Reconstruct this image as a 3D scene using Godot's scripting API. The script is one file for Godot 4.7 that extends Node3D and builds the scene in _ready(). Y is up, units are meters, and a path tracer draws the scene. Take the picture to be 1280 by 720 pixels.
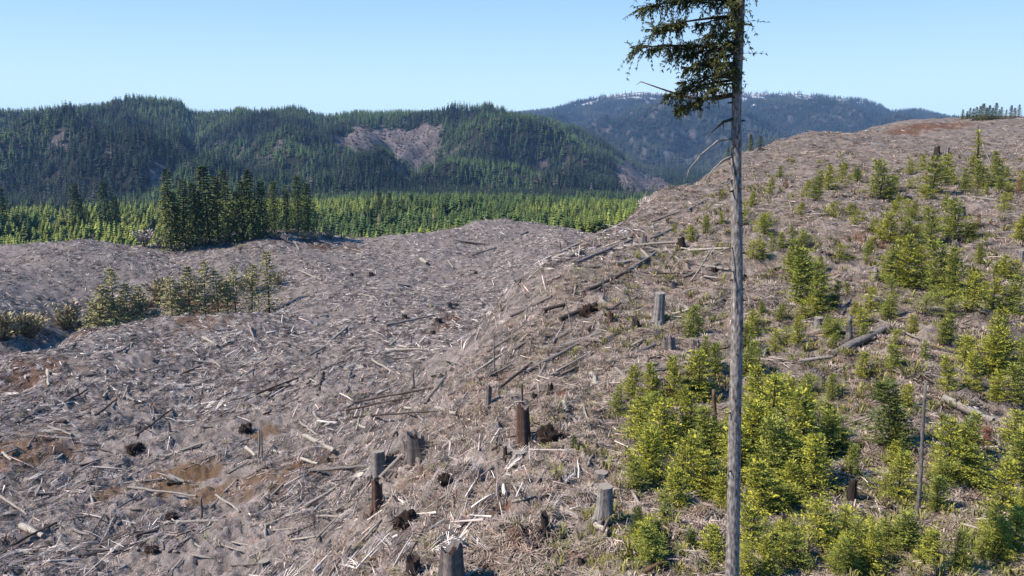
extends Node3D
# A logged hillside seen from a low drone: clear-cut with slash, stumps and saplings, one tall conifer, wooded hills and a snowy mountain behind.

const EYE := Vector3(0, 30, 0)          # the camera hangs 30 m above the bench of the clear-cut

# survey points of the clear-cut (x, height, z), joined by a thin-plate spline
var survey := [
	Vector3(19.0, 14.38, -27.0), Vector3(24.4, 14.46, -35.4), Vector3(30.3, 15.39, -44.7), Vector3(37.6, 17.63, -56.6), Vector3(51.9, 20.92, -79.6), Vector3(67.9, 23.35, -104.9),
	Vector3(99.9, 27.90, -155.7), Vector3(145.1, 34.76, -227.7), Vector3(187.8, 41.07, -295.4), Vector3(241.4, 32.23, -379.8), Vector3(18.5, 14.66, -30.9), Vector3(29.0, 16.33, -50.3),
	Vector3(40.8, 19.51, -72.3), Vector3(68.8, 24.62, -124.2), Vector3(108.3, 31.23, -197.2), Vector3(14.0, 13.99, -27.7), Vector3(18.2, 13.88, -36.7), Vector3(22.3, 15.02, -45.9),
	Vector3(28.4, 16.99, -59.6), Vector3(39.1, 20.49, -83.3), Vector3(50.6, 23.10, -108.8), Vector3(75.4, 27.79, -163.5), Vector3(108.4, 33.32, -236.3), Vector3(137.3, 38.33, -300.1),
	Vector3(179.0, 31.09, -391.0), Vector3(10.0, 13.61, -28.3), Vector3(13.0, 13.40, -37.8), Vector3(16.0, 14.53, -47.4), Vector3(20.5, 16.52, -61.7), Vector3(27.9, 20.23, -85.6),
	Vector3(36.9, 22.76, -114.2), Vector3(55.1, 25.14, -171.4), Vector3(77.7, 29.60, -242.9), Vector3(103.7, 16.83, -323.8), Vector3(8.6, 13.28, -32.9), Vector3(13.9, 14.96, -55.3),
	Vector3(22.6, 19.46, -92.3), Vector3(31.8, 21.68, -131.2), Vector3(46.9, 23.51, -194.4), Vector3(61.1, 6.31, -252.7), Vector3(5.2, 12.89, -29.5), Vector3(6.8, 12.70, -39.4),
	Vector3(8.5, 13.57, -50.3), Vector3(11.0, 15.56, -66.1), Vector3(13.3, 17.42, -80.9), Vector3(18.5, 18.20, -113.5), Vector3(24.0, 18.52, -148.1), Vector3(32.0, -2.51, -197.4),
	Vector3(67.2, -7.31, -414.6), Vector3(11.7, 18.14, -95.3), Vector3(14.3, 18.54, -117.1), Vector3(18.8, 2.95, -153.9), Vector3(2.0, 12.66, -29.9), Vector3(2.6, 12.48, -39.9),
	Vector3(3.3, 13.05, -51.9), Vector3(4.4, 14.73, -69.9), Vector3(5.2, 16.53, -83.8), Vector3(6.1, 16.65, -99.8), Vector3(8.6, 1.31, -139.7), Vector3(14.4, 3.22, -234.6),
	Vector3(17.7, 1.38, -289.5), Vector3(20.4, -9.06, -334.4), Vector3(0.0, 12.72, -34.0), Vector3(0.0, 12.37, -60.0), Vector3(0.0, 12.52, -80.0), Vector3(0.0, 13.23, -94.0),
	Vector3(0.0, 1.44, -125.0), Vector3(0.0, -1.33, -195.0), Vector3(0.0, 2.14, -268.0), Vector3(0.0, 5.04, -288.0), Vector3(0.0, -8.27, -330.0), Vector3(-1.4, 11.78, -31.5),
	Vector3(-1.9, 11.15, -43.0), Vector3(-2.3, 12.05, -55.0), Vector3(-2.8, 11.51, -67.9), Vector3(-4.4, 4.28, -104.9), Vector3(-6.2, -2.75, -149.9), Vector3(-8.4, -3.98, -204.8),
	Vector3(-10.5, 0.56, -257.8), Vector3(-11.6, 4.08, -285.8), Vector3(-13.8, -10.55, -339.7), Vector3(-5.2, 10.54, -33.6), Vector3(-6.8, 8.43, -44.5), Vector3(-9.2, 5.87, -61.3),
	Vector3(-12.0, 3.50, -81.1), Vector3(-16.0, 0.39, -108.8), Vector3(-21.6, -2.43, -148.4), Vector3(-28.8, -3.16, -199.9), Vector3(-35.1, -0.55, -245.5), Vector3(-37.3, 1.76, -261.4),
	Vector3(-45.2, -12.17, -316.8), Vector3(-12.7, 4.39, -44.2), Vector3(-16.3, 2.00, -57.7), Vector3(-20.9, 0.43, -75.2), Vector3(-26.0, -0.87, -94.5), Vector3(-32.1, -2.03, -117.7),
	Vector3(-40.4, -2.70, -149.6), Vector3(-43.7, -2.70, -162.2), Vector3(-53.0, -2.85, -198.0), Vector3(-63.1, 1.63, -237.8), Vector3(-67.5, 3.99, -255.2), Vector3(-82.0, -11.69, -309.3),
	Vector3(-48.7, -1.99, -133.4), Vector3(-53.9, -1.19, -148.5), Vector3(-61.4, -10.82, -169.2), Vector3(-76.0, -0.73, -211.8), Vector3(-24.9, 0.30, -51.3), Vector3(-31.0, -1.50, -65.0),
	Vector3(-39.2, -2.75, -83.2), Vector3(-46.4, -2.58, -99.7), Vector3(-54.4, -2.12, -118.1), Vector3(-62.4, -1.25, -136.4), Vector3(-65.2, -0.75, -142.8), Vector3(-73.9, -12.86, -161.9),
	Vector3(-89.9, -1.91, -198.6), Vector3(-97.8, -0.36, -217.0), Vector3(-103.3, 1.16, -229.8), Vector3(-127.2, -11.06, -282.7), Vector3(-72.6, -0.93, -129.0), Vector3(-75.0, -0.85, -133.4),
	Vector3(-85.7, -13.28, -152.6), Vector3(-107.7, -0.18, -194.1), Vector3(-117.3, 5.04, -212.8), Vector3(-144.9, -7.15, -262.7), Vector3(-36.9, -0.29, -52.3), Vector3(-45.6, -1.86, -65.7),
	Vector3(-55.3, -1.82, -80.9), Vector3(-65.6, -1.65, -96.9), Vector3(-72.5, -0.53, -107.9), Vector3(-76.8, -0.21, -114.7), Vector3(-87.9, -12.59, -131.3), Vector3(-105.0, -2.09, -158.4),
	Vector3(-118.3, 0.22, -179.6), Vector3(-134.2, 2.80, -205.0), Vector3(-137.9, 3.75, -210.9), Vector3(-169.7, -6.29, -259.5), Vector3(-44.6, 0.30, -51.3), Vector3(-66.5, -0.96, -78.7),
	Vector3(-89.3, 0.66, -107.8), Vector3(-137.5, 1.94, -169.2), Vector3(-160.2, 5.31, -198.4), Vector3(-201.0, -3.99, -249.0), Vector3(23.3, 14.88, -26.1), Vector3(37.1, 15.86, -43.3),
	Vector3(62.4, 21.37, -75.6), Vector3(116.6, 28.06, -143.6), Vector3(206.9, 39.14, -257.1), Vector3(282.1, 30.46, -350.6), Vector3(-50.1, -0.99, -244.9), Vector3(-52.4, 0.16, -256.7),
	Vector3(-64.0, -10.73, -313.5), Vector3(7.5, 2.04, -244.9), Vector3(8.8, 2.62, -288.9), Vector3(-78.0, 1.23, -231.2), Vector3(-81.5, 4.53, -242.7), Vector3(-98.9, -10.55, -293.8),
	Vector3(-91.7, -0.18, -224.0), Vector3(-95.3, 0.97, -233.3), Vector3(-117.3, -8.71, -287.0), Vector3(-8.5, 4.00, -11.1), Vector3(-2.8, 9.00, -13.7), Vector3(2.8, 13.80, -13.7),
	Vector3(8.5, 12.50, -11.1)]
# skyline of the wooded hill and of the mountain: (bearing, slope from the eye level to the crest)
var hill_line := [Vector2(-0.9241, 0.0389), Vector2(-0.7494, 0.0416), Vector2(-0.5650, 0.0439), Vector2(-0.5215, 0.0451), Vector2(-0.4987, 0.0482), Vector2(-0.4673, 0.0525), Vector2(-0.4270, 0.0553), Vector2(-0.3896, 0.0544), Vector2(-0.3801, 0.0447), Vector2(-0.3339, 0.0464), Vector2(-0.3248, 0.0502), Vector2(-0.3072, 0.0459), Vector2(-0.2935, 0.0479), Vector2(-0.2612, 0.0531), Vector2(-0.2384, 0.0440), Vector2(-0.2196, 0.0442), Vector2(-0.1861, 0.0502), Vector2(-0.1378, 0.0506), Vector2(-0.1184, 0.0488), Vector2(-0.0791, 0.0519), Vector2(-0.0396, 0.0520), Vector2(0.0000, 0.0491), Vector2(0.0397, 0.0442), Vector2(0.0793, 0.0335), Vector2(0.1192, 0.0110), Vector2(0.1491, -0.0085), Vector2(0.1652, -0.0251), Vector2(0.1779, -0.0575), Vector2(0.1999, -0.0740)]
var peak_line := [Vector2(-0.8907, 0.0101), Vector2(-0.3268, 0.0152), Vector2(-0.1384, 0.0255), Vector2(-0.0397, 0.0355), Vector2(0.0000, 0.0443), Vector2(0.0495, 0.0500), Vector2(0.0790, 0.0596), Vector2(0.1180, 0.0679), Vector2(0.1566, 0.0714), Vector2(0.2045, 0.0679), Vector2(0.2512, 0.0700), Vector2(0.3060, 0.0671), Vector2(0.3415, 0.0663), Vector2(0.3765, 0.0600), Vector2(0.4104, 0.0565), Vector2(0.4274, 0.0500), Vector2(0.4377, 0.0427), Vector2(0.4680, 0.0438), Vector2(0.4998, 0.0346), Vector2(0.5665, 0.0283), Vector2(0.7071, 0.0270), Vector2(0.8980, 0.0130)]

var tps_w := PackedFloat64Array()
var tps_x := PackedFloat64Array()
var tps_y := PackedFloat64Array()
const G_T0 := -1.0
const G_DT := 0.0125
const G_NT := 161
const G_L0 := 2.0
const G_DL := 0.025
const G_NL := 172
var grid := PackedFloat32Array()
const pit := Vector2(-82.5, -125.0)      # where the earth has slumped
var n_big := FastNoiseLite.new()
var n_mid := FastNoiseLite.new()
var n_small := FastNoiseLite.new()
var n_tiny := FastNoiseLite.new()
var n_hill := FastNoiseLite.new()
var n_patch := FastNoiseLite.new()
var rng := RandomNumberGenerator.new()

func noise(n: FastNoiseLite, s: int, wave: float, octaves := 1, kind := FastNoiseLite.TYPE_SIMPLEX_SMOOTH) -> void:
	n.seed = s
	n.frequency = 1.0 / wave
	n.noise_type = kind
	n.fractal_type = FastNoiseLite.FRACTAL_FBM if octaves > 1 else FastNoiseLite.FRACTAL_NONE
	n.fractal_octaves = octaves

func kern(d2: float) -> float:
	return 0.0 if d2 < 1e-12 else d2 * log(d2) * 0.5

func fit_ground() -> void:
	noise(n_big, 3, 14.0, 2)
	noise(n_mid, 5, 3.2, 2)
	noise(n_small, 7, 0.9, 2)
	noise(n_tiny, 9, 0.33)
	noise(n_hill, 11, 420.0, 4)
	noise(n_patch, 13, 9.0, 3)
	var n := survey.size()
	var m := n + 3
	var a := []
	for i in n:
		var p: Vector3 = survey[i]
		tps_x.append(atan2(p.x, -p.z) * 2.0)
		tps_y.append(log(Vector2(p.x, p.z).length()))
	for i in m:
		var row := PackedFloat64Array()
		row.resize(m + 1)
		if i < n:
			for j in n:
				row[j] = kern((tps_x[i] - tps_x[j]) ** 2 + (tps_y[i] - tps_y[j]) ** 2)
			row[i] += 0.0004
			row[n] = 1.0
			row[n + 1] = tps_x[i]
			row[n + 2] = tps_y[i]
			row[m] = survey[i].y
		else:
			for j in n:
				row[j] = 1.0 if i == n else (tps_x[j] if i == n + 1 else tps_y[j])
		a.append(row)
	for i in m:
		var best := i
		for k in range(i + 1, m):
			if absf(a[k][i]) > absf(a[best][i]):
				best = k
		var t = a[i]
		a[i] = a[best]
		a[best] = t
		var pi_: PackedFloat64Array = a[i]
		for k in range(i + 1, m):
			var rk: PackedFloat64Array = a[k]
			var f: float = rk[i] / pi_[i]
			if f != 0.0:
				for j in range(i, m + 1):
					rk[j] -= f * pi_[j]
				a[k] = rk
	tps_w.resize(m)
	for i in range(m - 1, -1, -1):
		var s: float = a[i][m]
		for j in range(i + 1, m):
			s -= a[i][j] * tps_w[j]
		tps_w[i] = s / a[i][i]
	grid.resize(G_NT * G_NL)
	for i in G_NT:
		var x := clampf(G_T0 + i * G_DT, -0.8, 0.8) * 2.0
		for j in G_NL:
			var y := clampf(G_L0 + j * G_DL, 2.5, 6.15)
			var h := tps_w[n] + tps_w[n + 1] * x + tps_w[n + 2] * y
			for k in n:
				var dx := x - tps_x[k]
				var dy := y - tps_y[k]
				var d2 := dx * dx + dy * dy
				if d2 > 1e-12:
					h += tps_w[k] * d2 * log(d2) * 0.5
			grid[i * G_NL + j] = h

func line_at(line: Array, th: float) -> float:
	if th <= line[0].x:
		return line[0].y
	for i in range(1, line.size()):
		if th < line[i].x:
			var t: float = (th - line[i - 1].x) / (line[i].x - line[i - 1].x)
			return lerpf(line[i - 1].y, line[i].y, t)
	return line[-1].y

func smooth_ground(x: float, z: float) -> float:      # the clear-cut without its bumps, and the country beyond it
	var r := maxf(sqrt(x * x + z * z), 3.0)
	var th := atan2(x, -z)
	var back := smoothstep(0.85, 2.4, absf(th))
	var fi := clampf((clampf(th, -0.95, 0.95) - G_T0) / G_DT, 0.0, G_NT - 1.001)
	var fj := clampf((log(r) - G_L0) / G_DL, 0.0, G_NL - 1.001)
	var i := int(fi)
	var j := int(fj)
	fi -= i
	fj -= j
	var k := i * G_NL + j
	var h := lerpf(lerpf(grid[k], grid[k + 1], fj), lerpf(grid[k + G_NL], grid[k + G_NL + 1], fj), fi)
	h = lerpf(h, 12.0, back)
	if r > 320.0:
		var far := -6.0 - clampf((r - 380.0) * 0.052, 0.0, 52.0)
		h = lerpf(h, far, smoothstep(340.0, 620.0, r))
		if r > 900.0:
			var foot := 1250.0 + 150.0 * sin(th * 7.0 + 1.0)
			var top := 2350.0 + 120.0 * sin(th * 9.0)
			var s := clampf((r - foot) / (top - foot), 0.0, 1.0)
			var crest := 30.0 + line_at(hill_line, th) * top - 24.0
			var up := (crest - far) * (0.55 * s + 0.45 * s * s * (3.0 - 2.0 * s))
			if r > top:
				up *= 1.0 - 0.6 * smoothstep(top, top + 900.0, r)
			up += n_hill.get_noise_2d(x, z) * 165.0 * sin(PI * pow(s, 0.6)) * clampf((crest - far) / 200.0, 0.0, 1.0)
			var a := far + maxf(up, 0.0)
			var ptop := 6500.0
			var ps := clampf((r - 2700.0) / (ptop - 2700.0), 0.0, 1.0)
			var pc := 30.0 + line_at(peak_line, th) * ptop - 16.0
			var pu := (pc - far) * (0.75 * ps + 0.25 * ps * ps)
			if r > ptop:
				pu *= 1.0 - 0.5 * smoothstep(ptop, 9000.0, r)
			pu += n_hill.get_noise_2d(x * 0.45 + 900.0, z * 0.45) * 260.0 * sin(PI * pow(ps, 0.6))
			h = maxf(a, far + maxf(pu, 0.0))
	return h

func rough(r: float) -> float:
	return 1.0 - 0.9 * smoothstep(330.0, 520.0, r)

func ground(x: float, z: float) -> float:
	var h := smooth_ground(x, z)
	var r := sqrt(x * x + z * z)
	if r < 700.0:
		h += (n_big.get_noise_2d(x, z) * 1.0 + n_mid.get_noise_2d(x, z) * (0.6 - 0.32 * smoothstep(90.0, 170.0, r))) * rough(r)
		h -= 2.2 * (1.0 - smoothstep(0.72, 1.05, Vector2((x - pit.x) / 9.0, (z - pit.y) / 7.0).length() + 0.25 * n_mid.get_noise_2d(x, z)))
		if r < 170.0:
			h += n_small.get_noise_2d(x, z) * 0.3 + n_tiny.get_noise_2d(x, z) * 0.06
	return h

func slope_at(x: float, z: float, step := 0.6) -> Vector3:
	return Vector3(ground(x - step, z) - ground(x + step, z), 2.0 * step, ground(x, z - step) - ground(x, z + step)).normalized()

var mats := {}
var taken := {}

func numbered(called: String) -> String:
	var k: int = taken.get(called, 0)
	taken[called] = k + 1
	return called if k == 0 else "%s_%03d" % [called, k]

func tag(o: Node3D, label: String, category: String, group := "", kind := "") -> void:
	if label: o.set_meta("label", label)
	if category: o.set_meta("category", category)
	if group: o.set_meta("group", group)
	if kind: o.set_meta("kind", kind)

func thing(called: String, at: Vector3, label: String, category: String, group := "") -> Node3D:
	var o := Node3D.new()
	o.name = numbered(called)
	o.position = at
	add_child(o)
	tag(o, label, category, group)
	return o

func put(called: String, mesh: Mesh, m: Material, parent: Node3D = null) -> MeshInstance3D:
	var o := MeshInstance3D.new()
	o.mesh = mesh
	o.material_override = m
	if parent == null:
		o.name = numbered(called)
		add_child(o)
	else:
		o.name = called
		parent.add_child(o, true)
	return o

func start() -> SurfaceTool:
	var st := SurfaceTool.new()
	st.begin(Mesh.PRIMITIVE_TRIANGLES)
	return st

func done(st: SurfaceTool, smooth := true) -> ArrayMesh:
	if smooth:
		st.index()
	st.generate_normals()
	return st.commit()

func tri(st: SurfaceTool, a: Vector3, b: Vector3, c: Vector3, col: Color) -> void:
	st.set_color(col)
	st.add_vertex(a)
	st.set_color(col)
	st.add_vertex(b)
	st.set_color(col)
	st.add_vertex(c)

func shade(c: Color, f: float) -> Color:
	return Color(c.r * f, c.g * f, c.b * f)

# a tube through points, one radius for each; shared smooth vertices
func tube(st: SurfaceTool, pts: Array, radii: Array, sides: int, col: Color, wob := 0.0, capped := true) -> void:
	st.set_smooth_group(0)
	var rings := []
	var last := Vector3.ZERO
	for i in pts.size():
		var d: Vector3 = (pts[mini(i + 1, pts.size() - 1)] - pts[maxi(i - 1, 0)]).normalized()
		if last == Vector3.ZERO:
			last = d.cross(Vector3.UP if absf(d.y) < 0.9 else Vector3.RIGHT).normalized()
		var u := (last - d * last.dot(d)).normalized()
		last = u
		var v := d.cross(u)
		var ring := []
		for k in sides:
			var t := TAU * k / sides
			var r: float = radii[i] * (1.0 + rng.randf_range(-wob, wob))
			ring.append(pts[i] + (u * cos(t) + v * sin(t)) * r)
		rings.append(ring)
	var tint := []
	for k in sides + 1:
		tint.append(shade(col, rng.randf_range(0.82, 1.18) if wob > 0.0 else 1.0))
	tint[sides] = tint[0]
	for i in pts.size() - 1:
		for k in sides:
			var k2 := (k + 1) % sides
			quad(st, rings[i][k], rings[i][k2], rings[i + 1][k2], rings[i + 1][k], tint[k], tint[k + 1])
	if capped:
		for e in 2:
			var q = 0 if e == 0 else pts.size() - 1
			for k in sides:
				var k2 := (k + 1) % sides
				if e == 0:
					tri(st, pts[q], rings[q][k2], rings[q][k], col)
				else:
					tri(st, pts[q], rings[q][k], rings[q][k2], col)

func quad(st: SurfaceTool, a: Vector3, b: Vector3, c: Vector3, d: Vector3, c0: Color, c1: Color) -> void:
	st.set_color(c0)
	st.add_vertex(a)
	st.set_color(c1)
	st.add_vertex(b)
	st.set_color(c1)
	st.add_vertex(c)
	st.set_color(c0)
	st.add_vertex(a)
	st.set_color(c1)
	st.add_vertex(c)
	st.set_color(c0)
	st.add_vertex(d)

func noise_tex(s: int, freq: float, lo: float, hi: float, size := 512, kind := FastNoiseLite.TYPE_SIMPLEX_SMOOTH, oct := 4, ridged := false) -> NoiseTexture2D:
	var n := FastNoiseLite.new()
	n.seed = s
	n.frequency = freq
	n.noise_type = kind
	n.fractal_octaves = oct
	n.fractal_type = FastNoiseLite.FRACTAL_RIDGED if ridged else FastNoiseLite.FRACTAL_FBM
	var t := NoiseTexture2D.new()
	t.width = size
	t.height = size
	t.seamless = true
	t.noise = n
	var g := Gradient.new()
	g.offsets = PackedFloat32Array([0.0, 1.0])
	g.colors = PackedColorArray([Color(lo, lo, lo), Color(hi, hi, hi)])
	t.color_ramp = g
	return t

func mat(called: String, rough_: float, tex: Texture2D = null, scale := Vector3.ONE, world := false) -> StandardMaterial3D:
	var m := StandardMaterial3D.new()
	m.resource_name = called
	m.vertex_color_use_as_albedo = true
	m.roughness = rough_
	m.metallic_specular = 0.25
	m.cull_mode = BaseMaterial3D.CULL_DISABLED
	if tex:
		m.albedo_texture = tex
		m.uv1_triplanar = true
		m.uv1_world_triplanar = world
		m.uv1_scale = scale
	mats[called] = m
	return m

# the grain of the forest litter: bark fibre, needles and splinters lying mostly one way
func litter_texture() -> ImageTexture:
	var n := FastNoiseLite.new()
	n.seed = 41
	n.frequency = 0.03
	n.fractal_octaves = 5
	var size := 1024
	var im := n.get_seamless_image(size, size)
	im.convert(Image.FORMAT_RGB8)
	for y in size:
		for x in size:
			var g := im.get_pixel(x, y).r
			g = 0.36 + 0.3 * g
			im.set_pixel(x, y, Color(g, g, g))
	for k in 5200:
		var a := rng.randfn(PI / 2.0, 0.5) if k % 3 else rng.randf() * TAU
		var p := Vector2(rng.randf() * size, rng.randf() * size)
		var d := Vector2(cos(a), sin(a))
		var l := rng.randi_range(14, 110)
		var w := rng.randi_range(1, 4)
		var g := rng.randf_range(0.18, 0.38) if rng.randf() < 0.5 else rng.randf_range(0.5, 0.8)
		for i in l:
			p += d
			for j in w:
				im.set_pixel(posmod(int(p.x) + j, size), posmod(int(p.y), size), Color(g, g * 0.985, g * 0.97))
	return ImageTexture.create_from_image(im)

func make_materials() -> void:
	var fibre := noise_tex(21, 0.02, 0.45, 1.0)
	var soil := litter_texture()
	var knots := noise_tex(25, 0.012, 0.35, 1.0, 512, FastNoiseLite.TYPE_CELLULAR, 3)
	mat("lying_wood", 0.85, noise_tex(29, 0.025, 0.3, 1.0), Vector3(0.2, 3.2, 3.2))
	mat("standing_wood", 0.85, noise_tex(27, 0.025, 0.25, 1.0), Vector3(3.2, 0.22, 3.2))
	mat("cut_wood", 0.8, fibre, Vector3(3, 3, 3))
	mat("bark", 0.92, knots, Vector3(2.2, 0.9, 2.2))
	mat("soil", 0.97, soil, Vector3(0.17, 0.17, 0.17), true)
	mat("slash", 0.9)
	mat("far_ground", 0.95, noise_tex(33, 0.02, 0.25, 1.0, 512, FastNoiseLite.TYPE_SIMPLEX_SMOOTH, 6), Vector3(0.02, 0.02, 0.02), true)
	var f := mat("foliage", 0.7)
	f.backlight = Color(0.55, 0.6, 0.3)
	var h := mat("hill_foliage", 0.8)
	h.backlight = Color(0.2, 0.22, 0.12)

const LITTER := Color(0.53, 0.47, 0.455)
const TAN := Color(0.5, 0.42, 0.37)
const RED := Color(0.33, 0.15, 0.09)

func ridge_x(z: float) -> float:      # where the crest of the spur runs
	var d := -z
	if d < 60.0: return lerpf(-6.0, -3.5, d / 60.0)
	if d < 85.0: return lerpf(-3.5, 5.0, (d - 60.0) / 25.0)
	return 5.0 + (d - 85.0) * 0.3

# bare soil: x, z, radius, and how red it is
var bare := [[-77.8, -185.6, 6.0, 0.60], [-71.7, -189.7, 5.0, 0.60], [-73.1, -132.6, 5.0, 0.50], [-59.1, -241.1, 5.0, 0.40], [-50.1, -244.9, 5.0, 0.30], [-12.2, -150.0, 3.4, 0.90], [-12.8, -141.4, 2.4, 0.60], [-68.7, -105.0, 7.0, 0.70], [-52.3, -81.3, 5.0, 0.25], [-51.9, -76.8, 3.0, 0.40], [-33.0, -74.1, 4.5, 0.10], [-31.4, -74.0, 3.0, 0.10], [-37.6, -69.7, 2.0, 0.20], [-19.3, -67.7, 3.5, 0.35], [-23.6, -68.5, 3.0, 0.25], [133.2, -254.9, 14.0, 0.80], [121.8, -249.6, 10.0, 0.60], [2.8, -51.9, 1.3, 1.00], [3.3, -52.3, 0.9, 1.00], [11.8, -57.3, 1.6, 0.90], [8.8, -34.2, 2.2, 0.30], [21.9, -35.2, 1.6, 0.20], [-0.7, -36.4, 1.0, 0.60], [0.0, -32.4, 1.2, 0.80], [37.8, -83.3, 3.0, 0.30], [12.6, -82.1, 2.0, 0.50], [-2.5, -60.0, 3.0, 0.50], [-6.1, -47.3, 2.0, 0.20], [-28.2, -68.6, 2.5, 0.10], [-27.8, -84.2, 2.0, 0.10], [-57.1, -141.1, 5.0, 0.20]]
# logged openings in the far woods: x, z, half-width across the line of sight, half-depth
var openings := [[-275, -1835, 100, 150], [-327, -1726, 50, 80], [-205, -1864, 40, 110], [-560, -1267, 14, 30], [-192, -1364, 15, 40], [-627, -1001, 110, 110], [-497, -841, 70, 60], [320, -1950, 78, 760], [150, -1040, 45, 220]]

func ground_colour(x: float, z: float) -> Color:
	var side := smoothstep(-7.0, 7.0, x - ridge_x(z) + n_big.get_noise_2d(x, z) * 6.0)
	var p := n_patch.get_noise_2d(x, z)
	var c := LITTER.lerp(TAN, clampf(side * 0.75 + p * 0.35, 0.0, 1.0))
	var q := n_patch.get_noise_2d(x * 2.7 + 300.0, z * 2.7)
	c = shade(c, 1.0 + 0.62 * q + 0.35 * n_small.get_noise_2d(x, z))
	var moss := clampf(n_patch.get_noise_2d(x * 0.7 - 500.0, z * 0.7) * 1.6 - 0.25, 0.0, 1.0) * side
	c = c.lerp(Color(0.25, 0.235, 0.11), moss * 0.5)
	for b in bare:
		var d: float = Vector2(x - b[0], z - b[1]).length() / b[2] + 0.7 * q + 0.4 * n_mid.get_noise_2d(x, z)
		if d < 1.2:
			c = c.lerp(Color(0.38, 0.25, 0.15).lerp(RED, b[3]), (1.0 - smoothstep(0.5, 1.2, d)) * 0.85)
	return c

func opening(x: float, z: float) -> float:
	var r := Vector2(x, z).length()
	var best := 0.0
	for o in openings:
		var ro := Vector2(o[0], o[1]).length()
		var across: float = (x * o[1] - z * o[0]) / ro
		var e: float = sqrt((across / o[2]) ** 2 + ((r - ro) / o[3]) ** 2) + n_hill.get_noise_2d(x * 4.0, z * 4.0) * 0.9
		best = maxf(best, 1.0 - smoothstep(0.94, 1.0, e))
	return best

func rock(x: float, z: float) -> float:
	if Vector2(x, z).length() < 1500.0: return 0.0
	return smoothstep(0.3, 0.36, n_hill.get_noise_2d(x * 4.0 + 700.0, z * 4.0 - 300.0) + 0.4 * n_hill.get_noise_2d(x * 17.0, z * 17.0))

func far_colour(x: float, z: float) -> Color:
	var r := Vector2(x, z).length()
	var q := n_patch.get_noise_2d(x * 0.08, z * 0.08)
	var c := Color(0.024, 0.028, 0.018).lerp(Color(0.05, 0.046, 0.03), clampf(0.4 + q, 0.0, 1.0))
	if r < 700.0:
		c = Color(0.13, 0.11, 0.065)
	if r > 2900.0:
		c = Color(0.026, 0.034, 0.025)
	c = c.lerp(Color(0.2, 0.17, 0.17), rock(x, z))
	var o := opening(x, z)
	if o > 0.0:
		c = c.lerp(shade(Color(0.25, 0.21, 0.205), 1.0 + 0.7 * n_patch.get_noise_2d(x * 0.35, z * 0.35) + 0.5 * n_patch.get_noise_2d(x * 0.09, z * 0.09)), o)
	if r > 4500.0:
		var y := ground(x, z)
		var s := n_hill.get_noise_2d(x * 2.2, z * 4.0) * 1.5 + n_hill.get_noise_2d(x * 11.0, z * 7.0) * 0.5
		var snow := smoothstep(0.0, 0.09, s + (y - 408.0) / 120.0)
		c = c.lerp(Color(1.3, 1.33, 1.38), snow)
	return c

func sheet(r0: float, r1: float, nr: int, t0: float, t1: float, nt: int, far := false) -> ArrayMesh:
	var v := PackedVector3Array()
	var col := PackedColorArray()
	var idx := PackedInt32Array()
	for j in nr + 1:
		var r := r0 * pow(r1 / r0, float(j) / nr)
		for i in nt + 1:
			var t := lerpf(t0, t1, float(i) / nt)
			var x := sin(t) * r
			var z := -cos(t) * r
			v.append(Vector3(x, ground(x, z), z))
			col.append(far_colour(x, z) if far else ground_colour(x, z))
	for j in nr:
		for i in nt:
			var a := j * (nt + 1) + i
			var b := a + nt + 1
			idx.append_array([a, b, a + 1, a + 1, b, b + 1])
	var arr := []
	arr.resize(Mesh.ARRAY_MAX)
	arr[Mesh.ARRAY_VERTEX] = v
	arr[Mesh.ARRAY_COLOR] = col
	arr[Mesh.ARRAY_INDEX] = idx
	var st := SurfaceTool.new()
	st.create_from_arrays(arr)
	st.generate_normals()
	return st.commit()

func build_land() -> void:
	var s: MeshInstance3D
	s = put("ground", sheet(9.0, 345.0, 560, -0.72, 0.72, 640), mats.soil)
	tag(s, "logged hillside of grey litter and brown soil, bench and spur", "", "", "structure")
	s = put("ground_beside", sheet(2.0, 345.0, 90, 0.72, TAU - 0.72, 150), mats.soil)
	tag(s, "logged ground beside and behind the view", "", "", "structure")
	s = put("valley_floor", sheet(345.0, 1150.0, 70, -0.8, 0.8, 220, true), mats.far_ground)
	tag(s, "flat valley floor below the hills", "", "", "structure")
	s = put("valley_beside", sheet(345.0, 1150.0, 24, 0.8, TAU - 0.8, 80, true), mats.far_ground)
	tag(s, "valley floor beside and behind the view", "", "", "structure")
	s = put("hill", sheet(1150.0, 3000.0, 110, -0.8, 0.8, 380, true), mats.far_ground)
	tag(s, "long dark wooded hill across the valley", "", "", "structure")
	s = put("hill_beside", sheet(1150.0, 3000.0, 30, 0.8, TAU - 0.8, 90, true), mats.far_ground)
	tag(s, "hills beside and behind the view", "", "", "structure")
	s = put("mountain", sheet(3000.0, 9000.0, 130, -0.8, 0.8, 380, true), mats.far_ground)
	tag(s, "far blue mountain with snow along its top", "", "", "structure")
	s = put("mountain_beside", sheet(3000.0, 9000.0, 30, 0.8, TAU - 0.8, 90, true), mats.far_ground)
	tag(s, "mountains beside and behind the view", "", "", "structure")

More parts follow.
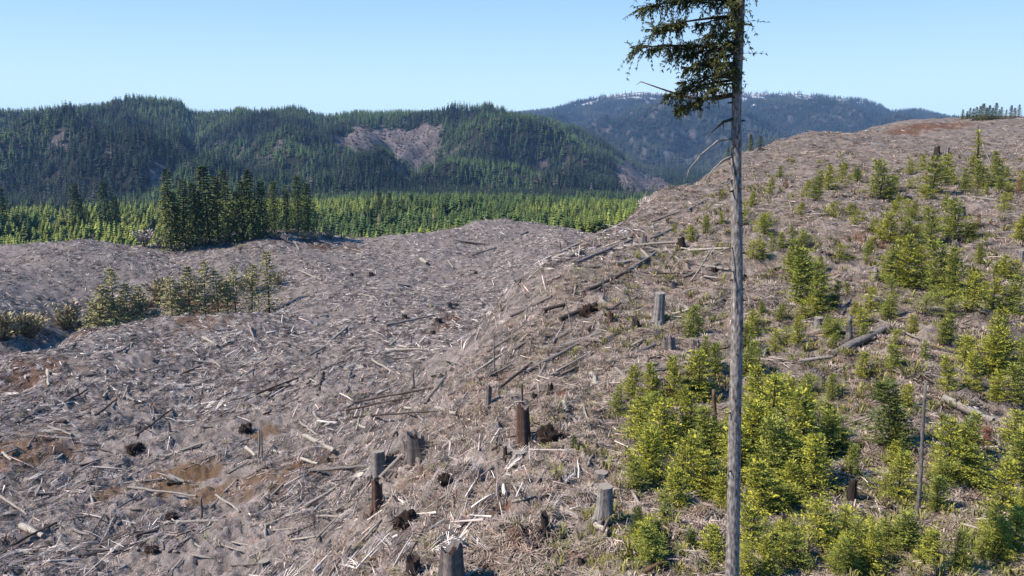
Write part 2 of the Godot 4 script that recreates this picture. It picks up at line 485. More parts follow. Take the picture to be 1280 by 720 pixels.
# ---------------------------------------------------------------- far woods
# a spire of ragged boughs, one unit tall
func spire(layers: int, spikes: int, width: float, sparse := 0.0) -> ArrayMesh:
	var st := start()
	tube(st, [Vector3(0, 0, 0), Vector3(0, 0.97, 0)], [0.012, 0.003], 4, Color(0.6, 0.5, 0.4), 0.0, false)
	for l in layers:
		var f := (l + 0.5) / layers
		var y := lerpf(0.08, 0.985, f)
		var reach := width * pow(1.0 - f, 0.85) + 0.012
		for k in spikes:
			if rng.randf() < sparse:
				continue
			var t := TAU * (k + rng.randf_range(-0.35, 0.35) + 0.5 * (l % 2)) / spikes
			var len_ := reach * rng.randf_range(0.6, 1.25)
			var half := len_ * rng.randf_range(0.3, 0.5)
			var d := Vector3(cos(t), 0, sin(t))
			var e := Vector3(-sin(t), 0, cos(t))
			var root := Vector3(0, y + 0.5 / layers + 0.015, 0)
			var tip := d * len_ + Vector3(0, y - len_ * rng.randf_range(0.15, 0.5), 0)
			var mid := d * len_ * 0.55 + Vector3(0, y - 0.004, 0)
			var col := shade(Color.WHITE, rng.randf_range(0.75, 1.2))
			tri(st, root, mid + e * half, tip, col)
			tri(st, root, tip, mid - e * half, col)
	return done(st, false)

func grove(called: String, label: String, meshes: Array, m: Material, places: Array) -> void:
	# places: [position, height, breadth, colour]; one MultiMesh for each variety of tree under one object
	var root := Node3D.new()
	root.name = numbered(called)
	add_child(root)
	tag(root, label, "woods" if called.contains("wood") or called.contains("trees") else "ground cover", "", "stuff")
	for k in meshes.size():
		var mine := []
		for i in range(k, places.size(), meshes.size()):
			mine.append(places[i])
		var mm := MultiMesh.new()
		mm.transform_format = MultiMesh.TRANSFORM_3D
		mm.use_colors = true
		mm.mesh = meshes[k]
		mm.instance_count = mine.size()
		for i in mine.size():
			var p: Array = mine[i]
			mm.set_instance_transform(i, p[0])
			mm.set_instance_color(i, p[1])
		var o := MultiMeshInstance3D.new()
		o.name = called + "_part"
		o.multimesh = mm
		o.material_override = m
		o.set_meta("kind", "stuff")
		root.add_child(o, true)

func upright(at: Vector3, h: float, w: float) -> Transform3D:
	return Transform3D(Basis.from_scale(Vector3(w, h, w)).rotated(Vector3.UP, rng.randf() * TAU).rotated(Vector3.RIGHT, rng.randfn(0.0, 0.02)), at)

func build_woods() -> void:
	var far := [spire(7, 7, 0.24), spire(6, 6, 0.2), spire(5, 7, 0.3), spire(7, 6, 0.17)]
	var w := []
	for i in 52000:
		var t := rng.randf_range(-0.7, 0.3) if i % 12 else rng.randf_range(0.3, 0.75)
		var r := rng.randf_range(1020.0, 2750.0)
		var x := sin(t) * r
		var z := -cos(t) * r
		if opening(x, z) > rng.randf() * 0.8 + 0.15:
			if r > 1150.0 and rng.randf() < 0.8:
				var b := rng.randf_range(1.5, 5.0)
				w.append([upright(Vector3(x, ground(x, z) - 0.4, z), b, b * rng.randf_range(2.0, 4.5)), shade(Color(0.07, 0.056, 0.05), rng.randf_range(0.5, 1.8))])
			continue
		var q := n_hill.get_noise_2d(x * 1.6 + 77.0, z * 1.6)
		var h := 14.0 + 9.0 * rng.randf() + 10.0 * q
		if r < 1200.0:
			h *= lerpf(0.5, 1.0, (r - 1020.0) / 180.0)
		var c := Color(0.011, 0.02, 0.011).lerp(Color(0.06, 0.1, 0.03), clampf(0.25 - 1.8 * q + (ground(x, z) - 20.0) / 260.0 + rng.randf_range(-0.25, 0.25), 0.0, 1.0))
		if rng.randf() < 0.04:
			c = Color(0.07, 0.06, 0.055)
		w.append([upright(Vector3(x, ground(x, z) - 0.6, z), h, h * rng.randf_range(0.8, 1.35)), shade(c, rng.randf_range(0.55, 1.5))])
	grove("hill_woods", "dark conifer woods covering the long hill across the valley", far, mats.hill_foliage, w)
	w = []
	var low := [spire(4, 5, 0.24), spire(5, 5, 0.2)]
	for i in 60000:
		var t := rng.randf_range(-0.1, 0.72)
		var r := sqrt(rng.randf_range(2750.0 ** 2, 6600.0 ** 2))
		var x := sin(t) * r
		var z := -cos(t) * r
		var y := ground(x, z)
		if opening(x, z) > 0.5 or rock(x, z) > 0.5 or far_colour(x, z).r > 0.3 or y > 330.0 + rng.randf() * 150.0:
			continue
		var h := 22.0 + 10.0 * rng.randf()
		var c := Color(0.013, 0.019, 0.014).lerp(Color(0.05, 0.058, 0.034), clampf(0.4 + 1.6 * n_hill.get_noise_2d(x * 1.1, z * 1.1 + 5000.0) + rng.randf_range(-0.3, 0.3), 0.0, 1.0))
		w.append([upright(Vector3(x, y - 0.6, z), h, h * 1.5), shade(c, rng.randf_range(0.75, 1.3))])
	grove("mountain_woods", "blue-green woods on the flanks of the far mountain", low, mats.hill_foliage, w)
	# the young plantation on the valley floor
	var young := [spire(11, 9, 0.3), spire(12, 9, 0.25), spire(10, 9, 0.36, 0.1)]
	w = []
	for i in 26000:
		var t := rng.randf_range(-0.72, 0.3)
		var r := 322.0 * pow(1150.0 / 322.0, rng.randf())
		var x := sin(t) * r
		var z := -cos(t) * r
		var q := n_hill.get_noise_2d(x * 3.0, z * 3.0) + n_hill.get_noise_2d(x * 11.0, z * 11.0) * 0.7
		if opening(x, z) > 0.3 or q > 0.42 or (t < -0.42 and r > 560.0 and rng.randf() < 0.75):
			continue
		var h := rng.randf_range(3.5, 9.5) + 5.0 * q + r * 0.003
		var old := n_hill.get_noise_2d(x * 2.2 + 4000.0, z * 2.2) - (0.25 if t < -0.3 and r < 480.0 else 0.0)
		var dark := clampf(smoothstep(-0.34, -0.24, t) * 0.25 + smoothstep(-0.12, -0.02, t) * 0.7 + (r - 520.0) / 900.0 + old * 1.1 + rng.randf_range(-0.35, 0.35), 0.0, 1.0)
		if old > 0.2 and rng.randf() < 0.5:
			h = rng.randf_range(9.0, 17.0)
			dark = rng.randf_range(0.8, 1.0)
		var c := Color(0.17, 0.2, 0.042).lerp(Color(0.045, 0.08, 0.026), dark)
		if rng.randf() < 0.1:
			c = Color(0.15, 0.115, 0.085)
			h *= 0.7
		w.append([upright(Vector3(x, ground(x, z) - 0.2, z), h, h * rng.randf_range(0.8, 1.4)), shade(c, rng.randf_range(0.6, 1.4))])
	grove("young_woods", "bright yellow-green young conifers filling the valley floor", young, mats.foliage, w)

# ---------------------------------------------------------------- slash and ground cover
func build_slash() -> void:
	var chunk := func(segs: int, r: float, bend: float) -> ArrayMesh:
		var st := start()
		var p := []
		var q := []
		for i in segs + 1:
			var f := float(i) / segs
			p.append(Vector3(f - 0.5, sin(f * PI) * bend + rng.randf_range(-0.01, 0.01), rng.randf_range(-1, 1) * bend * 0.6))
			q.append(r * (1.0 - 0.45 * f))
		tube(st, p, q, 5, Color.WHITE, 0.15)
		return done(st)
	var twigs := func(n: int, spread: float) -> ArrayMesh:
		var st := start()
		for k in n:
			var a := rng.randf_range(-spread, spread)
			var b := rng.randf_range(-0.1, 0.35)
			var o := Vector3(rng.randf_range(-0.3, 0.1), 0, rng.randf_range(-0.12, 0.12))
			var d := Vector3(cos(a), b, sin(a)) * rng.randf_range(0.3, 0.75)
			tube(st, [o, o + d * 0.5 + Vector3(0, 0.03, 0), o + d], [0.013, 0.009, 0.004], 3, shade(Color.WHITE, rng.randf_range(0.6, 1.3)), 0.0, false)
		return done(st)
	var small := [chunk.call(2, 0.036, 0.02), twigs.call(9, 0.5), chunk.call(3, 0.017, 0.05), chunk.call(3, 0.022, 0.03), twigs.call(14, 1.2), chunk.call(2, 0.055, 0.02), twigs.call(10, 0.35)]
	var w := []
	for i in 230000:
		var t := rng.randf_range(-0.7, 0.7)
		var r := 21.0 * pow(330.0 / 21.0, pow(rng.randf(), 0.85))
		var x := sin(t) * r
		var z := -cos(t) * r
		var side := smoothstep(-6.0, 10.0, x - ridge_x(z))
		var pile := n_patch.get_noise_2d(x * 0.8 + 50.0, z * 0.8)
		if pile + 0.9 * n_hill.get_noise_2d(x * 10.0, z * 10.0) < rng.randf_range(-0.28, 0.16) or (side > 0.5 and r < 90.0 and x > 14.0 and rng.randf() < 0.45):
			continue
		var bare_here := false
		for b in bare:
			if Vector2(x - b[0], z - b[1]).length() < b[2] * 0.8 and rng.randf() < 0.6:
				bare_here = true
		if bare_here:
			continue
		var long_ := rng.randf_range(0.25, 0.95) * (1.0 + minf(r, 200.0) / 160.0)
		if rng.randf() < 0.06:
			long_ *= 2.2
		var n := slope_at(x, z, 1.2)
		var heading := (rng.randfn(1.45, 0.42) if rng.randf() < 0.62 else rng.randf() * PI) if side < 0.6 else rng.randf() * PI
		if rng.randf() < 0.5:
			heading += PI
		var ax := Vector3(cos(heading), 0, -sin(heading))
		ax = (ax - n * ax.dot(n)).normalized()
		ax = (ax + n * rng.randfn(0.04, 0.13)).normalized()
		var az := ax.cross(n).normalized()
		var ay := az.cross(ax)
		var thick := long_ * rng.randf_range(0.45, 1.0) / (0.55 + long_ * 0.35)
		var g := rng.randf()
		var c: Color
		if g < 0.5:
			c = Color(0.32, 0.285, 0.275)
		elif g < 0.64:
			c = Color(0.52, 0.465, 0.435)
		elif g < 0.73:
			c = Color(0.74, 0.565, 0.5)
		elif g < 0.92:
			c = Color(0.07, 0.072, 0.066)
		else:
			c = Color(0.21, 0.15, 0.11)
		if w.size() % 7 in [1, 4, 6]:
			c = shade(c, 0.62)
		if side > 0.4:
			c = c.lerp(Color(0.36, 0.29, 0.235), 0.35)
		w.append([Transform3D(Basis(ax * long_, ay * thick, az * thick), Vector3(x, ground(x, z) + 0.02 + rng.randf() * 0.06, z)), shade(c, rng.randf_range(0.75, 1.25))])
	for i in 42000:
		var t := rng.randf_range(-0.7, 0.3)
		var r := 30.0 * pow(320.0 / 30.0, rng.randf())
		var x := sin(t) * r
		var z := -cos(t) * r
		var pile := n_patch.get_noise_2d(x * 0.5 - 333.0, z * 0.5)
		if pile + 0.8 * n_hill.get_noise_2d(x * 9.0, z * 9.0 + 800.0) < rng.randf_range(0.0, 0.4) or rng.randf() > 1.25 - r / 200.0 or (x > ridge_x(z) - 9.0 and r < 85.0 and rng.randf() < 0.75) or x > ridge_x(z) + rng.randf() * 12.0:
			continue
		var long_ := rng.randf_range(0.8, 2.6) * (1.0 + minf(r, 200.0) / 300.0)
		var n := slope_at(x, z, 1.5)
		var heading := rng.randfn(1.35, 0.5) if rng.randf() < 0.7 else rng.randf() * PI
		var ax := Vector3(cos(heading), 0, -sin(heading))
		ax = (ax - n * ax.dot(n)).normalized()
		ax = (ax + n * rng.randfn(0.0, 0.12)).normalized()
		var az := ax.cross(n).normalized()
		var thick := rng.randf_range(0.4, 1.3) * (1.8 if rng.randf() < 0.12 else 1.0) * (1.0 + minf(r, 200.0) / 200.0)
		var c: Color = [Color(0.5, 0.455, 0.43), Color(0.74, 0.69, 0.63), Color(0.3, 0.26, 0.255), Color(0.09, 0.07, 0.065), Color(0.12, 0.095, 0.085), Color(0.36, 0.31, 0.3), Color(0.06, 0.048, 0.044), Color(0.2, 0.165, 0.155), Color(0.42, 0.375, 0.35)][rng.randi() % 9]
		w.append([Transform3D(Basis(ax * long_, az.cross(ax) * thick, az * thick), Vector3(x, ground(x, z) + rng.randf_range(0.03, 0.2) + maxf(pile - 0.15, 0.0) * rng.randf_range(0.0, 1.6), z)), shade(c, rng.randf_range(0.8, 1.2))])
	for i in 60000:
		var t := rng.randf_range(-0.7, 0.35)
		var r := 105.0 * pow(338.0 / 105.0, pow(rng.randf(), 0.8))
		var x := sin(t) * r
		var z := -cos(t) * r
		if x > ridge_x(z) + 4.0 or n_patch.get_noise_2d(x * 0.35 + 71.0, z * 0.35) < rng.randf_range(-0.45, 0.2):
			continue
		var long_ := rng.randf_range(0.5, 1.7) * (2.0 if rng.randf() < 0.07 else 1.0)
		var n := slope_at(x, z, 1.5)
		var heading := rng.randf() * PI
		var ax := Vector3(cos(heading), 0, -sin(heading))
		ax = (ax - n * ax.dot(n)).normalized()
		ax = (ax + n * rng.randfn(0.03, 0.14)).normalized()
		var az := ax.cross(n).normalized()
		var thick := rng.randf_range(0.9, 2.2)
		var c: Color = [Color(0.5, 0.455, 0.44), Color(0.1, 0.08, 0.075), Color(0.3, 0.265, 0.26), Color(0.17, 0.14, 0.13), Color(0.62, 0.57, 0.53), Color(0.07, 0.055, 0.05)][rng.randi() % 6]
		w.append([Transform3D(Basis(ax * long_, az.cross(ax) * thick, az * thick), Vector3(x, ground(x, z) + rng.randf_range(0.0, 0.22), z)), shade(c, rng.randf_range(0.75, 1.25))])
	grove("slash_litter", "broken sticks, bark and twigs littering the whole cut hillside", small, mats.slash, w)
	# dead grass and bracken
	var tuft := func(n: int, tall: float, flat: float) -> ArrayMesh:
		var st := start()
		for k in n:
			var a := rng.randf() * TAU
			var d := Vector3(cos(a), 0, sin(a))
			var e := Vector3(-d.z, 0, d.x) * 0.014
			var o := d * rng.randf_range(0.0, 0.14)
			var reach := rng.randf_range(0.15, 0.45) * flat
			var h := tall * rng.randf_range(0.5, 1.1)
			var m := o + d * reach * 0.5 + Vector3(0, h, 0)
			var tip := o + d * reach + Vector3(0, h * rng.randf_range(0.3, 1.1), 0)
			var col := shade(Color.WHITE, rng.randf_range(0.6, 1.35))
			quad(st, o - e, o + e, m + e, m - e, col, col)
			tri(st, m - e, m + e, tip, col)
		return done(st, false)
	var dry := [tuft.call(16, 0.3, 1.0), tuft.call(12, 0.16, 1.6), tuft.call(20, 0.22, 1.2)]
	w = []
	for i in 65000:
		var t := rng.randf_range(-0.65, 0.7)
		var r := 21.0 * pow(260.0 / 21.0, pow(rng.randf(), 1.05))
		var x := sin(t) * r
		var z := -cos(t) * r
		var side := smoothstep(-12.0, 6.0, x - ridge_x(z))
		if rng.randf() > 0.12 + 0.88 * side or n_patch.get_noise_2d(x * 1.3 - 90.0, z * 1.3) < rng.randf_range(-0.45, 0.15):
			continue
		var s := rng.randf_range(0.6, 1.3) * (1.0 + minf(r, 160.0) / 150.0)
		var g := rng.randf()
		var c := Color(0.34, 0.28, 0.235) if g < 0.48 else (Color(0.17, 0.14, 0.115) if g < 0.78 else (Color(0.25, 0.165, 0.13) if g < 0.93 else Color(0.19, 0.18, 0.08)))
		w.append([Transform3D(Basis.from_scale(Vector3(s, s * rng.randf_range(0.4, 1.0), s)).rotated(Vector3.UP, rng.randf() * TAU), Vector3(x, ground(x, z) - 0.03, z)), shade(c, rng.randf_range(0.75, 1.25))])
	grove("dry_grass", "tan dead grass and bracken over the spur and the right slope", dry, mats.foliage, w)
	# low green plants between the saplings
	w = []
	var green := [tuft.call(18, 0.26, 1.1), tuft.call(22, 0.4, 0.9)]
	for i in 9000:
		var t := rng.randf_range(0.02, 0.7)
		var r := 24.0 * pow(190.0 / 24.0, rng.randf())
		var x := sin(t) * r
		var z := -cos(t) * r
		var side := smoothstep(4.0, 12.0, x - ridge_x(z))
		if rng.randf() > side or n_patch.get_noise_2d(x * 0.8 + 220.0, z * 0.8) < rng.randf_range(-0.1, 0.35):
			continue
		var s := rng.randf_range(0.6, 1.4) * (1.0 + r / 200.0)
		var c := Color(0.14, 0.15, 0.04).lerp(Color(0.22, 0.2, 0.07), rng.randf())
		w.append([Transform3D(Basis.from_scale(Vector3(s, s, s)).rotated(Vector3.UP, rng.randf() * TAU), Vector3(x, ground(x, z) - 0.03, z)), shade(c, rng.randf_range(0.7, 1.3))])
	grove("low_plants", "low green plants and seedlings between the young conifers", green, mats.foliage, w)

# ---------------------------------------------------------------- conifers
# a bough from the trunk: a thin stem with needle sprays on both sides; sprays are folded blades
func bough(st: SurfaceTool, root: Vector3, dir: Vector3, droop: float, reach: float, steps: int, spray: float, cols: Array, hang := 0.0) -> void:
	var side := dir.cross(Vector3.UP).normalized()
	for k in steps:
		var f := (k + 0.7) / steps
		var p := root + dir * reach * f + Vector3(0, -droop * reach * f * f, 0)
		var fwd := (dir + Vector3(0, -2.0 * droop * f, 0)).normalized()
		var up := side.cross(fwd)
		for s in [-1.0, 1.0]:
			var d: Vector3 = (fwd * rng.randf_range(0.5, 1.0) + side * s * rng.randf_range(0.5, 1.0) + up * rng.randf_range(-0.15, 0.3) + Vector3(0, -hang * rng.randf(), 0)).normalized()
			blade(st, p, d, spray * rng.randf_range(0.7, 1.25) * (1.15 - 0.55 * f), cols[rng.randi() % cols.size()])
	blade(st, root + dir * reach * 0.92 + Vector3(0, -droop * reach * 0.85, 0), (dir + Vector3(0, -1.6 * droop, 0)).normalized(), spray * 0.9, cols[0])

func blade(st: SurfaceTool, p: Vector3, d: Vector3, l: float, col: Color) -> void:
	var e := d.cross(Vector3(rng.randfn(), rng.randfn() + 1.5, rng.randfn())).normalized() * l * rng.randf_range(0.16, 0.26)
	var m := p + d * l * 0.45
	var lift := e.cross(d).normalized() * l * 0.07
	var c := shade(col, rng.randf_range(0.75, 1.25))
	tri(st, p, m + e + lift, p + d * l, c)
	tri(st, p, p + d * l, m - e + lift, c)

func needle(st: SurfaceTool, p: Vector3, d: Vector3, l: float, col: Color) -> void:
	var e := d.cross(Vector3(rng.randfn(), rng.randfn(), rng.randfn())).normalized() * l * rng.randf_range(0.09, 0.16)
	var c := shade(col, rng.randf_range(0.7, 1.35))
	tri(st, p - e * 0.4, p + d * l * 0.5 + e, p + d * l, c)
	tri(st, p - e * 0.4, p + d * l, p + d * l * 0.5 - e, c)

# a bushy young conifer, 1 m tall
func sapling_mesh(wide: float, whorls: int, cols: Array, thin := 0.0) -> Array:
	var st := start()
	var tr := start()
	tube(tr, [Vector3(0, -0.05, 0), Vector3(0.008, 0.5, 0), Vector3(0, 1.0, 0.004)], [0.018, 0.011, 0.002], 5, Color(0.13, 0.1, 0.08), 0.05, false)
	var lean := Vector2(rng.randfn(), rng.randfn()) * 0.07
	var open := rng.randf() * TAU
	for l in whorls:
		var f := (l + 0.3) / whorls
		var y := lerpf(0.03, 0.96, f) + rng.randf_range(-0.02, 0.02)
		var reach := wide * pow(1.0 - f, 0.62) * (1.0 if f > 0.12 else 0.85) + 0.03
		var n := 7 if f < 0.75 else 5
		var turn := rng.randf() * TAU
		for k in n:
			if rng.randf() < thin + 0.08:
				continue
			var a := turn + TAU * (k + rng.randf_range(-0.3, 0.3)) / n
			var rise := lerpf(0.25, 1.2, f * f) + rng.randf_range(-0.15, 0.25)
			var d := Vector3(cos(a), rise, sin(a)).normalized()
			var len_ := reach * rng.randf_range(0.5, 1.3) * (1.0 + 0.3 * cos(a - open - 4.0 * f))
			var root := Vector3(lean.x * y * y, y, lean.y * y * y)
			var steps := 4 + int(len_ * 16.0)
			var side := d.cross(Vector3.UP).normalized()
			for q in steps:
				var g := (q + 0.6) / steps
				var p := root + d * len_ * g + Vector3(0, -0.2 * len_ * g * g, 0)
				for sd in [-1.0, 1.0]:
					var b: Vector3 = (d * rng.randf_range(0.4, 1.0) + side * sd * rng.randf_range(0.4, 1.0) + Vector3(0, rng.randf_range(-0.3, 0.45), 0)).normalized()
					var bl := 0.08 * rng.randf_range(0.6, 1.2) * (1.2 - 0.6 * g)
					var col: Color = cols[rng.randi() % cols.size()]
					for h in 6:
						var hd := (b + Vector3(rng.randfn(), rng.randfn() + 0.3, rng.randfn()) * 0.35).normalized()
						needle2(st, p + b * bl * h * 0.22, hd, bl * rng.randf_range(0.3, 0.6), col)
	needle2(st, Vector3(lean.x, 0.92, lean.y), Vector3.UP, 0.1, cols[0])
	return [done(tr), done(st, false)]

func needle2(st: SurfaceTool, p: Vector3, d: Vector3, l: float, col: Color) -> void:
	var e := d.cross(Vector3(rng.randfn(), rng.randfn() + 1.0, rng.randfn())).normalized() * l * rng.randf_range(0.16, 0.28)
	var c := shade(col, rng.randf_range(0.7, 1.3))
	tri(st, p, p + d * l * 0.5 + e, p + d * l, c)
	tri(st, p, p + d * l, p + d * l * 0.5 - e, c)

# a grown conifer, 1 unit tall
func conifer_mesh(wide: float, whorls: int, low: float, cols: Array, thin: float, droop: float, spray := 0.034) -> Array:
	var st := start()
	var tr := start()
	tube(tr, [Vector3(0, -0.02, 0), Vector3(0.003, 0.5, 0), Vector3(0, 1.0, 0)], [0.014, 0.009, 0.001], 7, Color(0.16, 0.13, 0.11), 0.06, false)
	for l in whorls:
		var f := (l + 0.3) / whorls
		var y := lerpf(low, 0.985, f)
		var reach := wide * (pow(1.0 - f, 0.75) * (0.75 + 0.5 * rng.randf())) + 0.012
		var n := 7
		var turn := rng.randf() * TAU
		for k in n:
			if rng.randf() < thin:
				continue
			var a := turn + TAU * (k + rng.randf_range(-0.35, 0.35)) / n
			var d := Vector3(cos(a), lerpf(-0.05, 0.5, f * f) + rng.randf_range(-0.15, 0.15), sin(a)).normalized()
			bough(st, Vector3(0, y, 0), d, droop, reach * rng.randf_range(0.6, 1.2), 6, spray, cols, 0.6)
	return [done(tr), done(st, false)]

var kinds := {}

func make_kinds() -> void:
	var yellow := [Color(0.38, 0.37, 0.05), Color(0.28, 0.285, 0.045), Color(0.16, 0.18, 0.036), Color(0.1, 0.12, 0.03)]
	var green := [Color(0.24, 0.255, 0.052), Color(0.175, 0.2, 0.043), Color(0.11, 0.135, 0.034)]
	var deep := [Color(0.11, 0.135, 0.035), Color(0.08, 0.105, 0.03), Color(0.065, 0.085, 0.026)]
	var rust := [Color(0.27, 0.12, 0.08), Color(0.2, 0.09, 0.065), Color(0.15, 0.075, 0.06)]
	kinds.yellow = [sapling_mesh(0.42, 12, yellow), sapling_mesh(0.5, 11, yellow), sapling_mesh(0.38, 13, yellow)]
	kinds.green = [sapling_mesh(0.4, 13, green), sapling_mesh(0.48, 12, green), sapling_mesh(0.34, 15, green)]
	kinds.deep = [sapling_mesh(0.36, 14, deep), sapling_mesh(0.42, 13, deep)]
	kinds.rust = [sapling_mesh(0.26, 12, rust, 0.2), sapling_mesh(0.3, 10, rust, 0.3)]
	kinds.bush = [sapling_mesh(0.75, 9, yellow, 0.05), sapling_mesh(0.9, 8, yellow, 0.1), sapling_mesh(0.8, 9, green, 0.08), sapling_mesh(0.65, 10, yellow, 0.12)]
	kinds.thin = [sapling_mesh(0.2, 12, green, 0.45), sapling_mesh(0.16, 11, yellow, 0.4)]
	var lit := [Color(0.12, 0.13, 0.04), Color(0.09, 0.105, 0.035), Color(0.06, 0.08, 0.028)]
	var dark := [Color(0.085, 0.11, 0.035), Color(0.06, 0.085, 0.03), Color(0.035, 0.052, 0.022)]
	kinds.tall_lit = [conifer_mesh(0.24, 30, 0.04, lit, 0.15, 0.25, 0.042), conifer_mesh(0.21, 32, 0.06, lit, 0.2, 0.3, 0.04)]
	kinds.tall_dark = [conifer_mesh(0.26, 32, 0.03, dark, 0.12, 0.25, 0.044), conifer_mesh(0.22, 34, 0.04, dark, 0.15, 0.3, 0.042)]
	var thinc := [Color(0.25, 0.25, 0.1), Color(0.19, 0.2, 0.08), Color(0.26, 0.215, 0.12)]
	kinds.gully = [conifer_mesh(0.36, 23, 0.02, thinc, 0.15, 0.05, 0.045), conifer_mesh(0.34, 23, 0.03, thinc, 0.18, 0.05, 0.042), conifer_mesh(0.46, 21, 0.02, thinc, 0.14, 0.08, 0.046)]
	kinds.ridge = [conifer_mesh(0.27, 26, 0.04, lit, 0.08, 0.1, 0.055), conifer_mesh(0.34, 23, 0.05, dark, 0.1, 0.1, 0.06)]

func plant(called: String, kind: String, x: float, z: float, tall: float, broad: float, label: String, category: String, group: String) -> void:
	var pair: Array = kinds[kind][rng.randi() % kinds[kind].size()]
	var o := thing(called, Vector3(x, ground(x, z) - 0.05, z), label, category, group)
	o.rotation = Vector3(rng.randfn(0.0, 0.03), rng.randf() * TAU, rng.randfn(0.0, 0.03))
	o.scale = Vector3(tall * broad, tall, tall * broad)
	put("trunk", pair[0], mats.bark, o)
	put("crown", pair[1], mats.foliage, o)

# ---------------------------------------------------------------- logs, stumps, poles
const TONE := {"white": Color(0.66, 0.61, 0.53), "pale": Color(0.5, 0.455, 0.41), "grey": Color(0.3, 0.275, 0.265), "dark": Color(0.11, 0.09, 0.08), "brown": Color(0.26, 0.17, 0.11)}

func lying(called: String, ax: float, az: float, bx: float, bz: float, thick: float, tone: String, label: String, group: String, category := "log", lift := 0.0) -> void:
	var a := Vector3(ax, ground(ax, az), az)
	var b := Vector3(bx, ground(bx, bz), bz)
	var long_ := a.distance_to(b)
	var m := (a + b) / 2.0
	var bump := maxf(0.0, ground(m.x, m.z) - m.y) * 0.6
	a.y += thick * 0.42 + bump + lift
	b.y += thick * 0.36 + bump
	var x := (b - a).normalized()
	var z := x.cross(Vector3.UP).normalized()
	var frame := Transform3D(Basis(x, z.cross(x), z), a)
	var col: Color = TONE[tone]
	var n := clampi(int(long_ / 0.9), 2, 10)
	var p := []
	var q := []
	var sag := rng.randf_range(-0.012, 0.012) * long_
	var r0 := thick * 0.55
	var r1 := thick * rng.randf_range(0.32, 0.46)
	var wave := minf(thick * 0.3, 0.08)
	for i in n + 1:
		var f := float(i) / n
		p.append(Vector3(f * long_, rng.randf_range(-wave, wave) * 0.5, sin(f * PI) * sag + rng.randf_range(-wave, wave)))
		q.append(lerpf(r0, r1, f))
	var st := start()
	tube(st, p, q, 9 if thick > 0.22 else 6, col, 0.1, thick <= 0.22)
	for k in rng.randi_range(1, 3):      # broken branch stubs
		var f := rng.randf_range(0.15, 0.9)
		var i := int(f * n)
		var d := Vector3(rng.randf_range(0.2, 0.8), rng.randf_range(0.1, 1.0), rng.randf_range(-1, 1)).normalized()
		tube(st, [p[i], p[i] + d * (q[i] + rng.randf_range(0.08, 0.4) * minf(1.0, thick * 3.0))], [q[i] * 0.28, q[i] * 0.12], 5, col, 0.1)
	if thick <= 0.22:
		var o := put(called, done(st), mats.lying_wood)
		o.transform = frame
		tag(o, label, category, group)
		return
	var o := thing(called, a, label, category, group)
	o.transform = frame
	put("trunk", done(st), mats.lying_wood, o)
	for e in 2:
		var c: Vector3 = p[0] if e == 0 else p[n]
		var rr: float = q[0 if e == 0 else n]
		var sgn := -1.0 if e == 0 else 1.0
		var ct := start()
		var ring := []
		for k in 9:
			var t := TAU * k / 9.0
			ring.append(c + Vector3(sgn * rng.randf_range(-0.02, 0.25) * rr, cos(t) * rr * 1.02, sin(t) * rr * 1.02))
		var face := Color(0.42, 0.33, 0.23) if tone == "white" or tone == "pale" else Color(0.2, 0.16, 0.13)
		for k in 9:
			tri(ct, c + Vector3(-sgn * 0.1 * rr, 0, 0), ring[k], ring[(k + 1) % 9], shade(face, rng.randf_range(0.8, 1.2)))
		put("broken_end", done(ct, false), mats.cut_wood, o)

